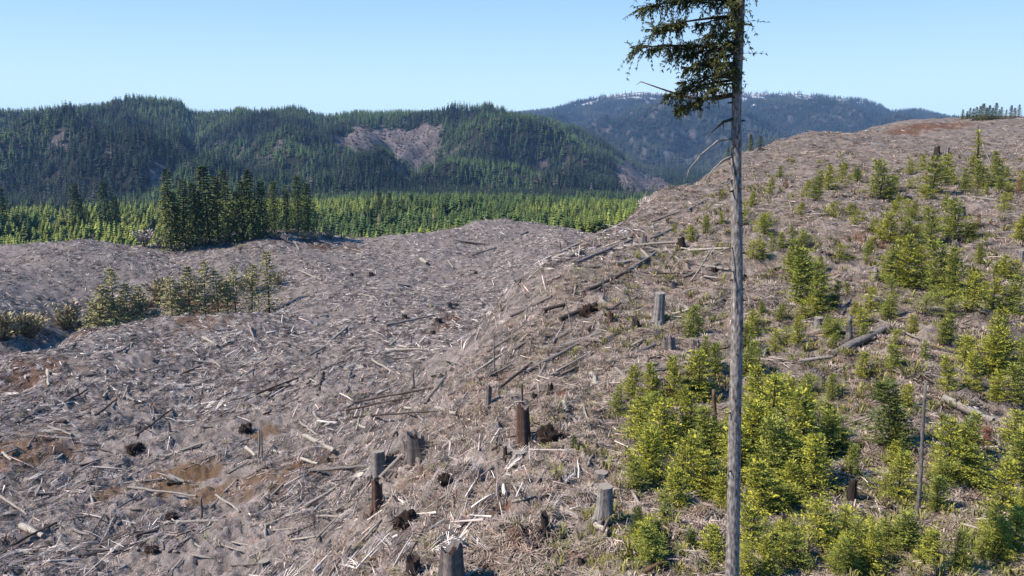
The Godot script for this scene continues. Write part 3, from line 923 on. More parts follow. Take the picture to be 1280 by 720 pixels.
# style: cut (flat sawn top), torn (jagged top, hollow), char (dark, jagged)
func stump(called: String, x: float, z: float, thick: float, tall: float, style: String, label: String, group := "", category := "stump") -> void:
	var o := thing(called, Vector3(x, ground(x, z) - 0.12, z), label, category, group)
	o.rotation = Vector3(rng.randfn(0.0, 0.05), 0, rng.randfn(0.0, 0.05))
	var col: Color = {"cut": Color(0.36, 0.335, 0.33), "torn": Color(0.29, 0.26, 0.25), "char": Color(0.075, 0.06, 0.055), "red": Color(0.2, 0.125, 0.1)}[style]
	tall += 0.12
	var sides := 26
	var flutes := rng.randi_range(5, 7)
	var ph := rng.randf() * TAU
	var ups := [0.0, 0.1, 0.22, 0.4, 0.65, 1.0]
	var st := start()
	st.set_smooth_group(0)
	var rings := []
	var tops := []
	for k in sides:
		var tt := TAU * k / sides
		tops.append(tall * (1.0 + (rng.randf_range(-0.015, 0.015) + 0.03 * cos(tt + ph) if style == "cut" else 0.08 * cos(tt + ph) + 0.06 * sin(3.0 * tt + ph * 2.0) + rng.randf_range(-0.1, 0.05) - 0.06)))
	for u in ups:
		var ring := []
		for k in sides:
			var t := TAU * k / sides
			var flare: float = 0.5 * exp(-u * tall / (thick * 0.55))
			var r: float = thick * 0.5 * (1.0 + flare * (0.65 + 0.5 * sin(flutes * t + ph)) + 0.05 * sin(flutes * t + ph) + rng.randf_range(-0.035, 0.035)) * (1.0 - 0.08 * u)
			ring.append(Vector3(cos(t) * r, u * tops[k], sin(t) * r))
		rings.append(ring)
	var tint := []
	for k in sides:
		tint.append(shade(col, rng.randf_range(0.55, 1.4)))
	for i in ups.size() - 1:
		for k in sides:
			var k2 := (k + 1) % sides
			quad(st, rings[i][k], rings[i + 1][k], rings[i + 1][k2], rings[i][k2], tint[k], tint[k])
	put("trunk", done(st), mats.standing_wood, o)
	var ct := start()
	var lastring: Array = rings[-1]
	for k in sides:
		var k2 := (k + 1) % sides
		if style == "cut":
			var c := Vector3(0, tall * 0.99, 0)
			tri(ct, c, lastring[k], lastring[k2], shade(Color(0.4, 0.355, 0.31), rng.randf_range(0.85, 1.1)))
		else:
			var inner := 0.62
			var a: Vector3 = lastring[k] * Vector3(inner, 0.86, inner)
			var b: Vector3 = lastring[k2] * Vector3(inner, 0.86, inner)
			quad(ct, lastring[k], a, b, lastring[k2], shade(col, 0.8), shade(col, 0.8))
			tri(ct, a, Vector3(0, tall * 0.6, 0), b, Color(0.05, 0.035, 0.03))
	put("sawn_top" if style == "cut" else "broken_top", done(ct, false), mats.cut_wood, o)
	for k in rng.randi_range(3, 5):
		var t := TAU * k / 4.0 + rng.randf_range(-0.5, 0.5)
		var d := Vector3(cos(t), 0, sin(t))
		var p := []
		var q := []
		for i in 5:
			var f := i / 4.0
			var g := d * thick * (0.4 + f * rng.randf_range(0.7, 1.1))
			var y := ground(x + g.x, z + g.z) - o.position.y
			p.append(g + Vector3(0, lerpf(tall * 0.12, y - 0.03, minf(1.0, f * 1.8)), rng.randf_range(-0.05, 0.05)))
			q.append(thick * lerpf(0.22, 0.05, f))
		var rt := start()
		tube(rt, p, q, 6, shade(col, 0.9), 0.15)
		put("root", done(rt), mats.standing_wood, o)

# a dead standing pole; top is given as an offset from its foot
func pole(called: String, x: float, z: float, thick: float, top: Vector3, tone: String, label: String, group := "", category := "dead pole") -> void:
	var st := start()
	var p := []
	var q := []
	var n := 7
	for i in n + 1:
		var f := float(i) / n
		p.append(top * f + Vector3(sin(f * 5.0), 0, cos(f * 4.0)) * thick * 0.25 - Vector3(0, 0.15, 0) * (1.0 - f))
		q.append(thick * lerpf(0.55, 0.38, f) * (1.5 if i == 0 else 1.0))
	tube(st, p, q, 8, TONE[tone], 0.1)
	for k in 3:
		var i := rng.randi_range(2, n - 1)
		var d := Vector3(rng.randf_range(-1, 1), 0.5, rng.randf_range(-1, 1)).normalized()
		tube(st, [p[i], p[i] + d * thick * rng.randf_range(0.8, 1.8)], [thick * 0.12, thick * 0.05], 4, TONE[tone], 0.1)
	var o := put(called, done(st), mats.standing_wood)
	o.position = Vector3(x, ground(x, z), z)
	tag(o, label, category, group)

# an upturned root plate or clod of roots and earth
func root_ball(called: String, x: float, z: float, wide: float, tall: float, col: Color, label: String, group := "") -> void:
	var o := thing(called, Vector3(x, ground(x, z), z), label, "root ball", group)
	var st := start()
	st.set_smooth_group(0)
	var nl := 14
	var nk := 22
	var g := []
	for i in nl + 1:
		var row := []
		for k in nk:
			var t := TAU * k / nk
			var f := PI * i / nl
			var d := Vector3(sin(f) * cos(t), -cos(f), sin(f) * sin(t))
			var b := 1.0 + 0.45 * n_small.get_noise_3d(d.x * 0.7 + x, d.y * 0.7, d.z * 0.7 + z) + 0.22 * n_tiny.get_noise_3d(d.x * 0.5 + x, d.y * 0.5, d.z * 0.5) + rng.randf_range(-0.08, 0.08)
			row.append(Vector3(d.x * wide * 0.5, tall * (0.3 if wide < tall * 2.5 else 0.12) + d.y * tall * 0.5, d.z * wide * 0.42) * b)
		g.append(row)
	for i in nl:
		for k in nk:
			var k2 := (k + 1) % nk
			var c := shade(col, rng.randf_range(0.7, 1.3))
			quad(st, g[i][k], g[i + 1][k], g[i + 1][k2], g[i][k2], c, c)
	put("earth", done(st), mats.soil, o)
	for k in (26 if wide < tall * 2.5 else 0):
		var t := rng.randf() * TAU
		var y := rng.randf_range(0.25, 0.9) * tall
		var d := Vector3(cos(t) + rng.randfn() * 0.5, rng.randf_range(-0.6, 0.7), sin(t) + rng.randfn() * 0.5).normalized()
		var s := Vector3(cos(t) * wide * 0.28, y * 0.8, sin(t) * wide * 0.24)
		var rt := start()
		tube(rt, [s, s + d * wide * 0.25, s + d * wide * rng.randf_range(0.4, 0.65) + Vector3(0, -0.1 * wide, 0)], [wide * 0.04, wide * 0.024, wide * 0.008], 5, shade(col, rng.randf_range(1.0, 3.0)), 0.1)
		put("root", done(rt), mats.standing_wood, o)

# a leafless or withered shrub: many thin stems
func shrub(called: String, x: float, z: float, wide: float, tall: float, col: Color, label: String, group := "") -> void:
	var o := thing(called, Vector3(x, ground(x, z) - 0.05, z), label, "shrub", group)
	var st := start()
	var tw := start()
	for k in 26:
		var t := rng.randf() * TAU
		var lean := rng.randf_range(0.05, 0.5) * wide
		var h := tall * rng.randf_range(0.55, 1.05)
		var a := Vector3(cos(t), 0, sin(t))
		var e := a * lean + Vector3(0, h, 0)
		tube(st, [a * lean * 0.1, a * lean * 0.45 + Vector3(0, h * 0.55, 0), e], [0.012 * tall, 0.009 * tall, 0.003 * tall], 4, col, 0.0, false)
		for j in 9:
			var f := rng.randf_range(0.3, 1.0)
			var p := a * lean * f + Vector3(0, h * f, 0)
			var d := (Vector3(rng.randfn(), absf(rng.randfn()) + 0.4, rng.randfn()) + a).normalized()
			blade(tw, p, d, tall * rng.randf_range(0.1, 0.26), shade(col, rng.randf_range(0.8, 1.5)))
	put("stems", done(st), mats.standing_wood, o)
	put("twigs", done(tw, false), mats.foliage, o)

# the tall conifer left standing
func tall_tree() -> void:
	var x := 7.35
	var z := -25.2
	var o := thing("tall_conifer", Vector3(x, ground(x, z), z), "tall lone conifer with bare grey trunk and ragged one-sided crown", "tree")
	var high := 36.5
	var st := start()
	var p := []
	var q := []
	for i in 41:
		var f := i / 40.0
		p.append(Vector3(0.28 - 1.05 * f + 0.07 * sin(f * 9.0) + 0.03 * sin(f * 23.0), high * f - 0.3 * (1.0 - f), 0.1 * sin(f * 6.0)))
		q.append((0.225 * pow(1.0 - f, 0.75) + 0.02) * (1.0 + 0.6 * exp(-f * 40.0)))
	tube(st, p, q, 20, Color(0.42, 0.395, 0.385), 0.05, false)
	put("trunk", done(st), mats.tree_bark, o)
	var at := func(y: float) -> Vector3:
		var f := clampf(y / high, 0.0, 1.0) * 40.0
		var i := mini(int(f), 39)
		return (p[i] as Vector3).lerp(p[i + 1], f - i)
	# dead limbs: height above the foot, then the limb's course from the trunk
	var dead := [
		[14.9, [Vector3(-0.45, -0.12, 0.2), Vector3(-0.85, -0.45, 0.3)], 0.05, "dark"],
		[14.3, [Vector3(-0.6, -0.1, 0.1), Vector3(-1.1, -0.5, 0.2), Vector3(-1.5, -1.0, 0.2)], 0.035, "pale"],
		[13.8, [Vector3(-0.5, -0.2, 0.3), Vector3(-0.85, -0.5, 0.5), Vector3(-1.05, -0.8, 0.6)], 0.03, "pale"],
		[14.2, [Vector3(-0.15, -0.15, 0.25), Vector3(-0.25, -0.3, 0.4)], 0.03, "dark"],
		[13.1, [Vector3(-0.2, -0.1, 0.1), Vector3(-0.35, -0.28, 0.2)], 0.025, "pale"],
		[10.9, [Vector3(-0.4, -0.05, 0.2), Vector3(-0.9, -0.25, 0.4), Vector3(-1.3, -0.5, 0.5)], 0.02, "pale"],
		[10.1, [Vector3(-0.5, 0.05, 0.3), Vector3(-1.0, -0.02, 0.5)], 0.018, "pale"],
		[15.6, [Vector3(-0.6, -0.12, 0.0), Vector3(-1.4, -0.1, 0.1), Vector3(-2.2, 0.12, 0.1), Vector3(-3.0, 0.4, 0.0)], 0.045, "brown"],
		[16.1, [Vector3(-0.5, 0.02, 0.2), Vector3(-1.1, -0.05, 0.3)], 0.05, "dark"],
		[17.1, [Vector3(-0.4, -0.12, 0.1), Vector3(-0.9, -0.1, 0.2)], 0.04, "dark"],
		[12.3, [Vector3(0.15, 0.0, 0.1), Vector3(0.22, -0.03, 0.12)], 0.02, "dark"],
		[17.7, [Vector3(0.3, -0.03, 0.1), Vector3(0.42, -0.1, 0.12)], 0.03, "dark"],
		[8.2, [Vector3(0.22, 0.0, 0.2), Vector3(0.28, -0.04, 0.25)], 0.03, "dark"],
		[5.4, [Vector3(-0.25, 0.03, 0.15), Vector3(-0.33, 0.0, 0.2)], 0.03, "dark"]]
	for d in dead:
		var s: Vector3 = at.call(d[0] + 3.15)
		var pts := [s]
		var rad := [d[2] * 1.35]
		var m: int = d[1].size()
		for i in m:
			pts.append(s + d[1][i])
			rad.append(d[2] * 1.35 * (1.0 - 0.75 * (i + 1.0) / m))
		var bs := start()
		tube(bs, pts, rad, 6, TONE[d[3]], 0.08)
		for k in m:
			var e: Vector3 = pts[k + 1]
			tube(bs, [e, e + Vector3(rng.randf_range(-0.3, 0.05), rng.randf_range(-0.35, 0.1), rng.randf_range(-0.15, 0.15))], [d[2] * 0.3, d[2] * 0.1], 4, TONE[d[3]], 0.0)
		put("dead_branch", done(bs), mats.standing_wood, o)
	for k in 60:
		var s: Vector3 = at.call(rng.randf_range(1.0, 21.0))
		var a := rng.randf() * TAU
		var out_ := Vector3(cos(a), rng.randf_range(-0.2, 0.3), sin(a))
		var bs := start()
		tube(bs, [s + out_ * 0.1, s + out_ * rng.randf_range(0.24, 0.34)], [0.045, 0.02], 6, Color(0.09, 0.075, 0.07), 0.15)
		put("branch_stub", done(bs), mats.standing_wood, o)
	# live boughs: height, bearing (PI = towards the left of the view), length, rise, foliage from this share of the length outwards
	var live := []
	for b in [[20.9, 3.0, 3.5, 0.08, 0.45], [20.8, 3.4, 1.5, 0.1, 0.15], [20.4, 2.6, 1.6, 0.0, 0.1], [19.9, 3.3, 1.5, 0.0, 0.1], [19.5, 2.9, 1.8, 0.0, 0.12], [19.4, 3.15, 3.9, 0.16, 0.3], [19.6, 3.0, 2.4, 0.05, 0.3], [19.0, 3.35, 2.1, 0.05, 0.2], [18.7, 2.8, 2.0, 0.0, 0.25], [18.5, 3.1, 2.5, -0.05, 0.45], [18.1, 3.2, 2.3, -0.1, 0.5], [20.4, 3.25, 3.2, -0.02, 0.6], [21.7, 0.25, 0.9, -0.12, 0.2], [21.6, 3.1, 3.3, 0.1, 0.3], [21.9, 2.8, 3.0, 0.05, 0.3], [21.3, 3.5, 2.6, 0.0, 0.2], [20.2, 4.4, 1.2, 0.0, 0.05], [19.6, 4.0, 1.4, -0.05, 0.05], [19.0, 3.9, 1.5, 0.0, 0.05], [18.4, 3.7, 1.6, -0.05, 0.1], [20.7, 4.2, 1.5, 0.0, 0.05], [19.3, 2.3, 1.5, 0.0, 0.1], [21.2, 4.6, 1.6, 0.0, 0.1], [20.0, 3.6, 1.3, 0.1, 0.1], [18.9, 4.3, 1.0, 0.0, 0.1]]:
		live.append(b)
	for k in 60:
		var f := k / 60.0
		live.append([lerpf(23.2, 35.5, f), rng.randf() * TAU, lerpf(2.3, 0.5, f) * rng.randf_range(0.7, 1.15), 0.0, 0.2])
	var cols := [Color(0.07, 0.08, 0.022), Color(0.05, 0.062, 0.02), Color(0.036, 0.046, 0.017), Color(0.085, 0.085, 0.03)]
	for b in live:
		var s: Vector3 = at.call(b[0] + 0.7)
		var d := Vector3(cos(b[1]), b[3], -sin(b[1]) * 1.0).normalized()
		var reach: float = b[2] * (0.86 if b[0] < 22.0 else 1.0)
		var side := d.cross(Vector3.UP).normalized()
		var pts := []
		var rad := []
		for i in 6:
			var f := i / 5.0
			pts.append(s + d * reach * f + Vector3(0, -0.16 * reach * f * f, 0) + side * 0.06 * reach * sin(f * 5.0))
			rad.append(lerpf(0.05, 0.008, f) * (0.5 + reach / 4.0))
		var bs := start()
		tube(bs, pts, rad, 6, Color(0.085, 0.07, 0.06), 0.08)
		var br := put("branch", done(bs), mats.standing_wood, o)
		var bs2 := start()
		var fs := start()
		var n := int(reach * 8.0)
		for i in n:
			var f := lerpf(b[4], 1.0, (i + rng.randf()) / n)
			var j := mini(int(f * 5.0), 4)
			var root: Vector3 = (pts[j] as Vector3).lerp(pts[j + 1], f * 5.0 - j)
			var clump := 0.5 + 0.9 * maxf(0.0, n_small.get_noise_2d(b[0] * 3.0 + f * 1.6, b[1] * 2.0) + 0.45)
			for sd in 3:
				var way := rng.randf() * TAU
				var td := (d * rng.randf_range(0.1, 0.7) + Vector3(cos(way), 0, sin(way)) * rng.randf_range(0.2, 0.9) + Vector3(0, rng.randf_range(-1.1, 0.35), 0)).normalized()
				var tl := rng.randf_range(0.25, 0.85) * (1.2 - 0.5 * f) * clump
				var e := root + td * tl + Vector3(0, -0.18 * tl, 0)
				tube(bs2, [root, root.lerp(e, 0.5) + Vector3(0, 0.03, 0), e], [0.009, 0.006, 0.003], 3, Color(0.12, 0.09, 0.07), 0.0, false)
				for h in 6:
					var g0 := (h + 0.7) / 6.0
					var hp: Vector3 = root + td * tl * g0 + Vector3(0, -0.18 * tl * g0 * g0, 0)
					for g in 6:
						var hd := (td * 0.8 + Vector3(rng.randfn() * 0.6, rng.randfn() * 0.45 - 0.5, rng.randfn() * 0.6)).normalized()
						needle(fs, hp, hd, rng.randf_range(0.05, 0.15), cols[rng.randi() % 4])
		put("twigs", done(bs2, false), mats.standing_wood, br).set_meta("kind", "stuff")
		put("needles", done(fs, false), mats.foliage, br).set_meta("kind", "stuff")

var stump_list := [
	[-2.56, -30.99, 0.99, 1.63, "torn", "big silver-grey stump with hollow splintered top at the bottom edge"],
	[4.12, -32.99, 0.68, 1.42, "cut", "silver fluted stump with flat sawn top left of the green saplings"],
	[0.73, -45.64, 0.83, 2.64, "red", "tall broken red-brown snag stump with jagged top above a root hollow"],
	[12.22, -64.62, 0.94, 2.58, "cut", "tall straight-sided stump with dark right face on the spur"],
	[11.78, -57.47, 0.90, 1.25, "torn", "low broken stump on reddish debris below the tall square stump"],
	[-6.83, -53.98, 1.27, 1.99, "torn", "big dark splintered stump at the upper end of the pale poles"],
	[-7.94, -56.20, 0.60, 1.13, "torn", "small dark stump leaning against the big splintered stump"],
	[-10.03, -56.17, 1.03, 1.63, "cut", "brown-grey sawn stump just left of the crossed pale poles"],
	[-9.27, -56.81, 0.61, 0.89, "torn", "small stump right behind the brown-grey sawn stump"],
	[-8.29, -45.53, 0.64, 1.80, "red", "slim tall stump below the pale poles with a dark shadow right"],
	[1.51, -32.98, 0.36, 0.97, "char", "thin dark stump on grey twigs left of the flat-topped stump"],
	[4.13, -31.48, 0.17, 0.54, "char", "little dark peg stump standing beside the barkless white log"],
	[2.96, -30.90, 0.31, 0.57, "char", "short black-ended stump near the bottom edge left of the white log"],
	[4.71, -39.02, 0.72, 0.61, "cut", "low dark stump with pale top just above the silver fluted stump"],
	[15.88, -34.59, 0.37, 1.17, "char", "wet black stump with pale cap in a gap of saplings"],
	[53.56, -94.40, 1.15, 1.39, "cut", "pale grey sawn stump high on the right slope"],
	[88.62, -166.73, 1.00, 1.74, "char", "black upright stump near the right skyline"],
	[89.94, -165.45, 0.83, 1.55, "cut", "small pale stump right of the black stump near the skyline"],
	[46.19, -70.86, 0.51, 1.06, "cut", "small grey stump at the right edge of the slope"],
	[44.70, -78.95, 0.65, 0.84, "torn", "small grey stump with dark right side below the upper fir clump"],
	[23.92, -59.88, 0.69, 0.91, "cut", "grey block-like stump beside a low green sapling left of the silver log"],
	[24.36, -37.09, 0.44, 0.41, "cut", "stump with bright pale round top in the right saplings"],
	[23.44, -35.37, 0.15, 0.87, "torn", "thin stub post just below the bright-topped stump"],
	[-4.42, -32.63, 0.58, 0.82, "char", "dark squared stump with bright pale top near the hollow stump"],
	[-16.31, -47.93, 0.79, 0.82, "cut", "tan sawn block with pale face at the lower left centre"],
	[-1.68, -52.89, 0.45, 1.51, "torn", "slim broken stub on the reddish slope left of the red-brown snag"],
	[-0.38, -44.14, 0.24, 0.64, "char", "tiny black stub left of the red-brown snag base"],
	[1.58, -53.29, 0.39, 0.64, "char", "small black stub just beyond the red-brown snag"],
	[2.73, -53.83, 0.40, 0.71, "char", "black broken stub above a patch of red soil"],
	[15.71, -76.15, 0.86, 0.98, "torn", "squat root-legged stump beyond the tall square stump"],
	[16.06, -95.93, 0.78, 1.12, "torn", "small grey stump at the top of the stick pile"],
	[19.41, -89.58, 0.82, 1.33, "char", "dark rotten stump end right of the stick pile"],
	[20.04, -77.41, 0.48, 0.58, "char", "tiny dark stump left of the tall trunk by a pale stick"],
	[21.64, -72.50, 0.52, 0.70, "char", "dark stump just right of the tall trunk"],
	[4.59, -97.29, 0.60, 0.62, "char", "tiny black stump in the grey bowl beyond the long ridge log"],
	[8.37, -65.51, 0.54, 1.13, "red", "brown rotten snag between root ball and square stump"],
	[10.27, -63.74, 0.60, 0.62, "char", "dark low stump left of the tall square stump"],
	[-37.15, -205.33, 1.06, 0.88, "char", "tiny dark stump in the upper bowl left of the mound"],
	[-20.76, -149.25, 0.93, 0.81, "char", "tiny dark stump in the middle of the grey bowl"],
	[-9.76, -211.06, 0.87, 0.90, "char", "speck of a dark stump in the bowl below the long mound"],
	[-13.69, -132.76, 0.83, 0.86, "char", "little dark stump left above the red soil scar"],
	[-41.43, -201.49, 0.83, 0.86, "char", "speck of dark stump by pale sticks in the far bowl"],
	[-13.51, -163.06, 1.35, 1.40, "torn", "pale torn stump at the top of the red soil scar"],
	[-13.72, -143.49, 1.19, 1.09, "char", "dark hollow stump on the left rim of the red soil scar"],
	[-39.25, -86.28, 0.28, 1.34, "torn", "thin grey stub standing in the left slope"],
	[0.47, -43.52, 0.84, 0.58, "cut", "pale splintered stump remains at the foot of the red-brown snag"],
	[13.92, -58.47, 0.61, 0.51, "torn", "broken low stump in pale sticks left of the tall trunk"],
	[20.25, -49.86, 0.53, 1.09, "torn", "dark grey stump at the lower end of the thick silver log"],
	[23.81, -37.06, 0.24, 0.33, "torn", "small torn stump by a reddish twig patch at right"],
	[18.35, -41.47, 0.35, 0.46, "torn", "mossy stump under the pale crossed poles right of the trunk"],
	[12.33, -32.75, 0.50, 0.82, "char", "black root-footed stump under the white pole lower right"],
	[15.43, -33.10, 0.43, 0.34, "cut", "grey round stump top among saplings at lower right"]]
var pole_list := [
	[17.87, -32.55, 0.177, -0.06, 6.30, -0.03, "grey", "tall leaning bare grey pole rising from a stump in the right saplings"],
	[11.77, -43.86, 0.257, -0.02, 2.57, -0.00, "brown", "dark burnt post standing just left of the tall trunk"],
	[13.69, -40.93, 0.350, 0.04, 1.51, 0.01, "brown", "short dark-brown post right of the tall trunk among saplings"],
	[14.63, -39.57, 0.169, -0.07, 2.03, -0.03, "grey", "thin grey post right of the short brown post"],
	[24.09, -55.49, 0.463, 0.37, 1.87, 0.16, "grey", "leaning split snag standing at the thick silver log"],
	[-25.78, -75.61, 0.203, 0.40, 3.68, -0.14, "pale", "pale upright stick below the lone root ball"],
	[-25.31, -75.39, 0.162, 0.17, 3.45, -0.06, "grey", "grey upright stick paired with the pale one below the root ball"],
	[-10.77, -82.35, 0.261, 0.13, 1.97, -0.02, "grey", "short grey post in the brush left of the upper spur"],
	[-26.03, -61.51, 0.234, 0.18, 2.10, -0.08, "grey", "grey leaning post in the lower left litter"],
	[5.19, -66.47, 0.152, -0.66, 3.15, -0.05, "pale", "thin pale stake leaning left on the spur"],
	[1.35, -64.28, 0.135, 0.39, 2.14, 0.01, "grey", "thin grey stake leaning right on the left flank of the spur"],
	[17.55, -76.78, 0.158, 2.15, 3.64, 0.52, "pale", "slim bare sapling stem leaning downhill left of the trunk"],
	[-1.52, -62.85, 0.132, 0.08, 2.85, -0.00, "grey", "thin dead stem standing on the spur's left flank"],
	[8.51, -72.21, 0.149, 0.03, 2.04, 0.00, "grey", "thin dead stem standing by the dark crossing logs"],
	[94.64, -162.37, 0.325, -0.30, 7.01, -0.17, "grey", "dead thin stem near the skyline trees"],
	[85.79, -142.42, 0.286, -1.49, 4.22, -0.89, "pale", "bent pale stem below the skyline trees"],
	[2.91, -45.54, 0.097, -0.01, 1.02, -0.00, "grey", "short stake beside the snag's shadow"],
	[24.73, -37.87, 0.162, -0.08, 1.00, -0.05, "pale", "pale broken stake standing over the bright-topped stump"],
	[6.25, -100.25, 0.154, -0.01, 1.24, -0.00, "dark", "left of two tiny dark stakes in the bowl by the ridge log"],
	[7.16, -100.07, 0.153, -0.01, 1.03, -0.00, "dark", "right of two tiny dark stakes in the bowl by the ridge log"],
	[0.66, -52.23, 0.138, 0.06, 1.32, 0.00, "dark", "dark sliver stake behind the top of the red-brown snag"],
	[12.04, -29.79, 0.065, 0.04, 0.78, 0.02, "pale", "pale twig stake among the lower right saplings"]]
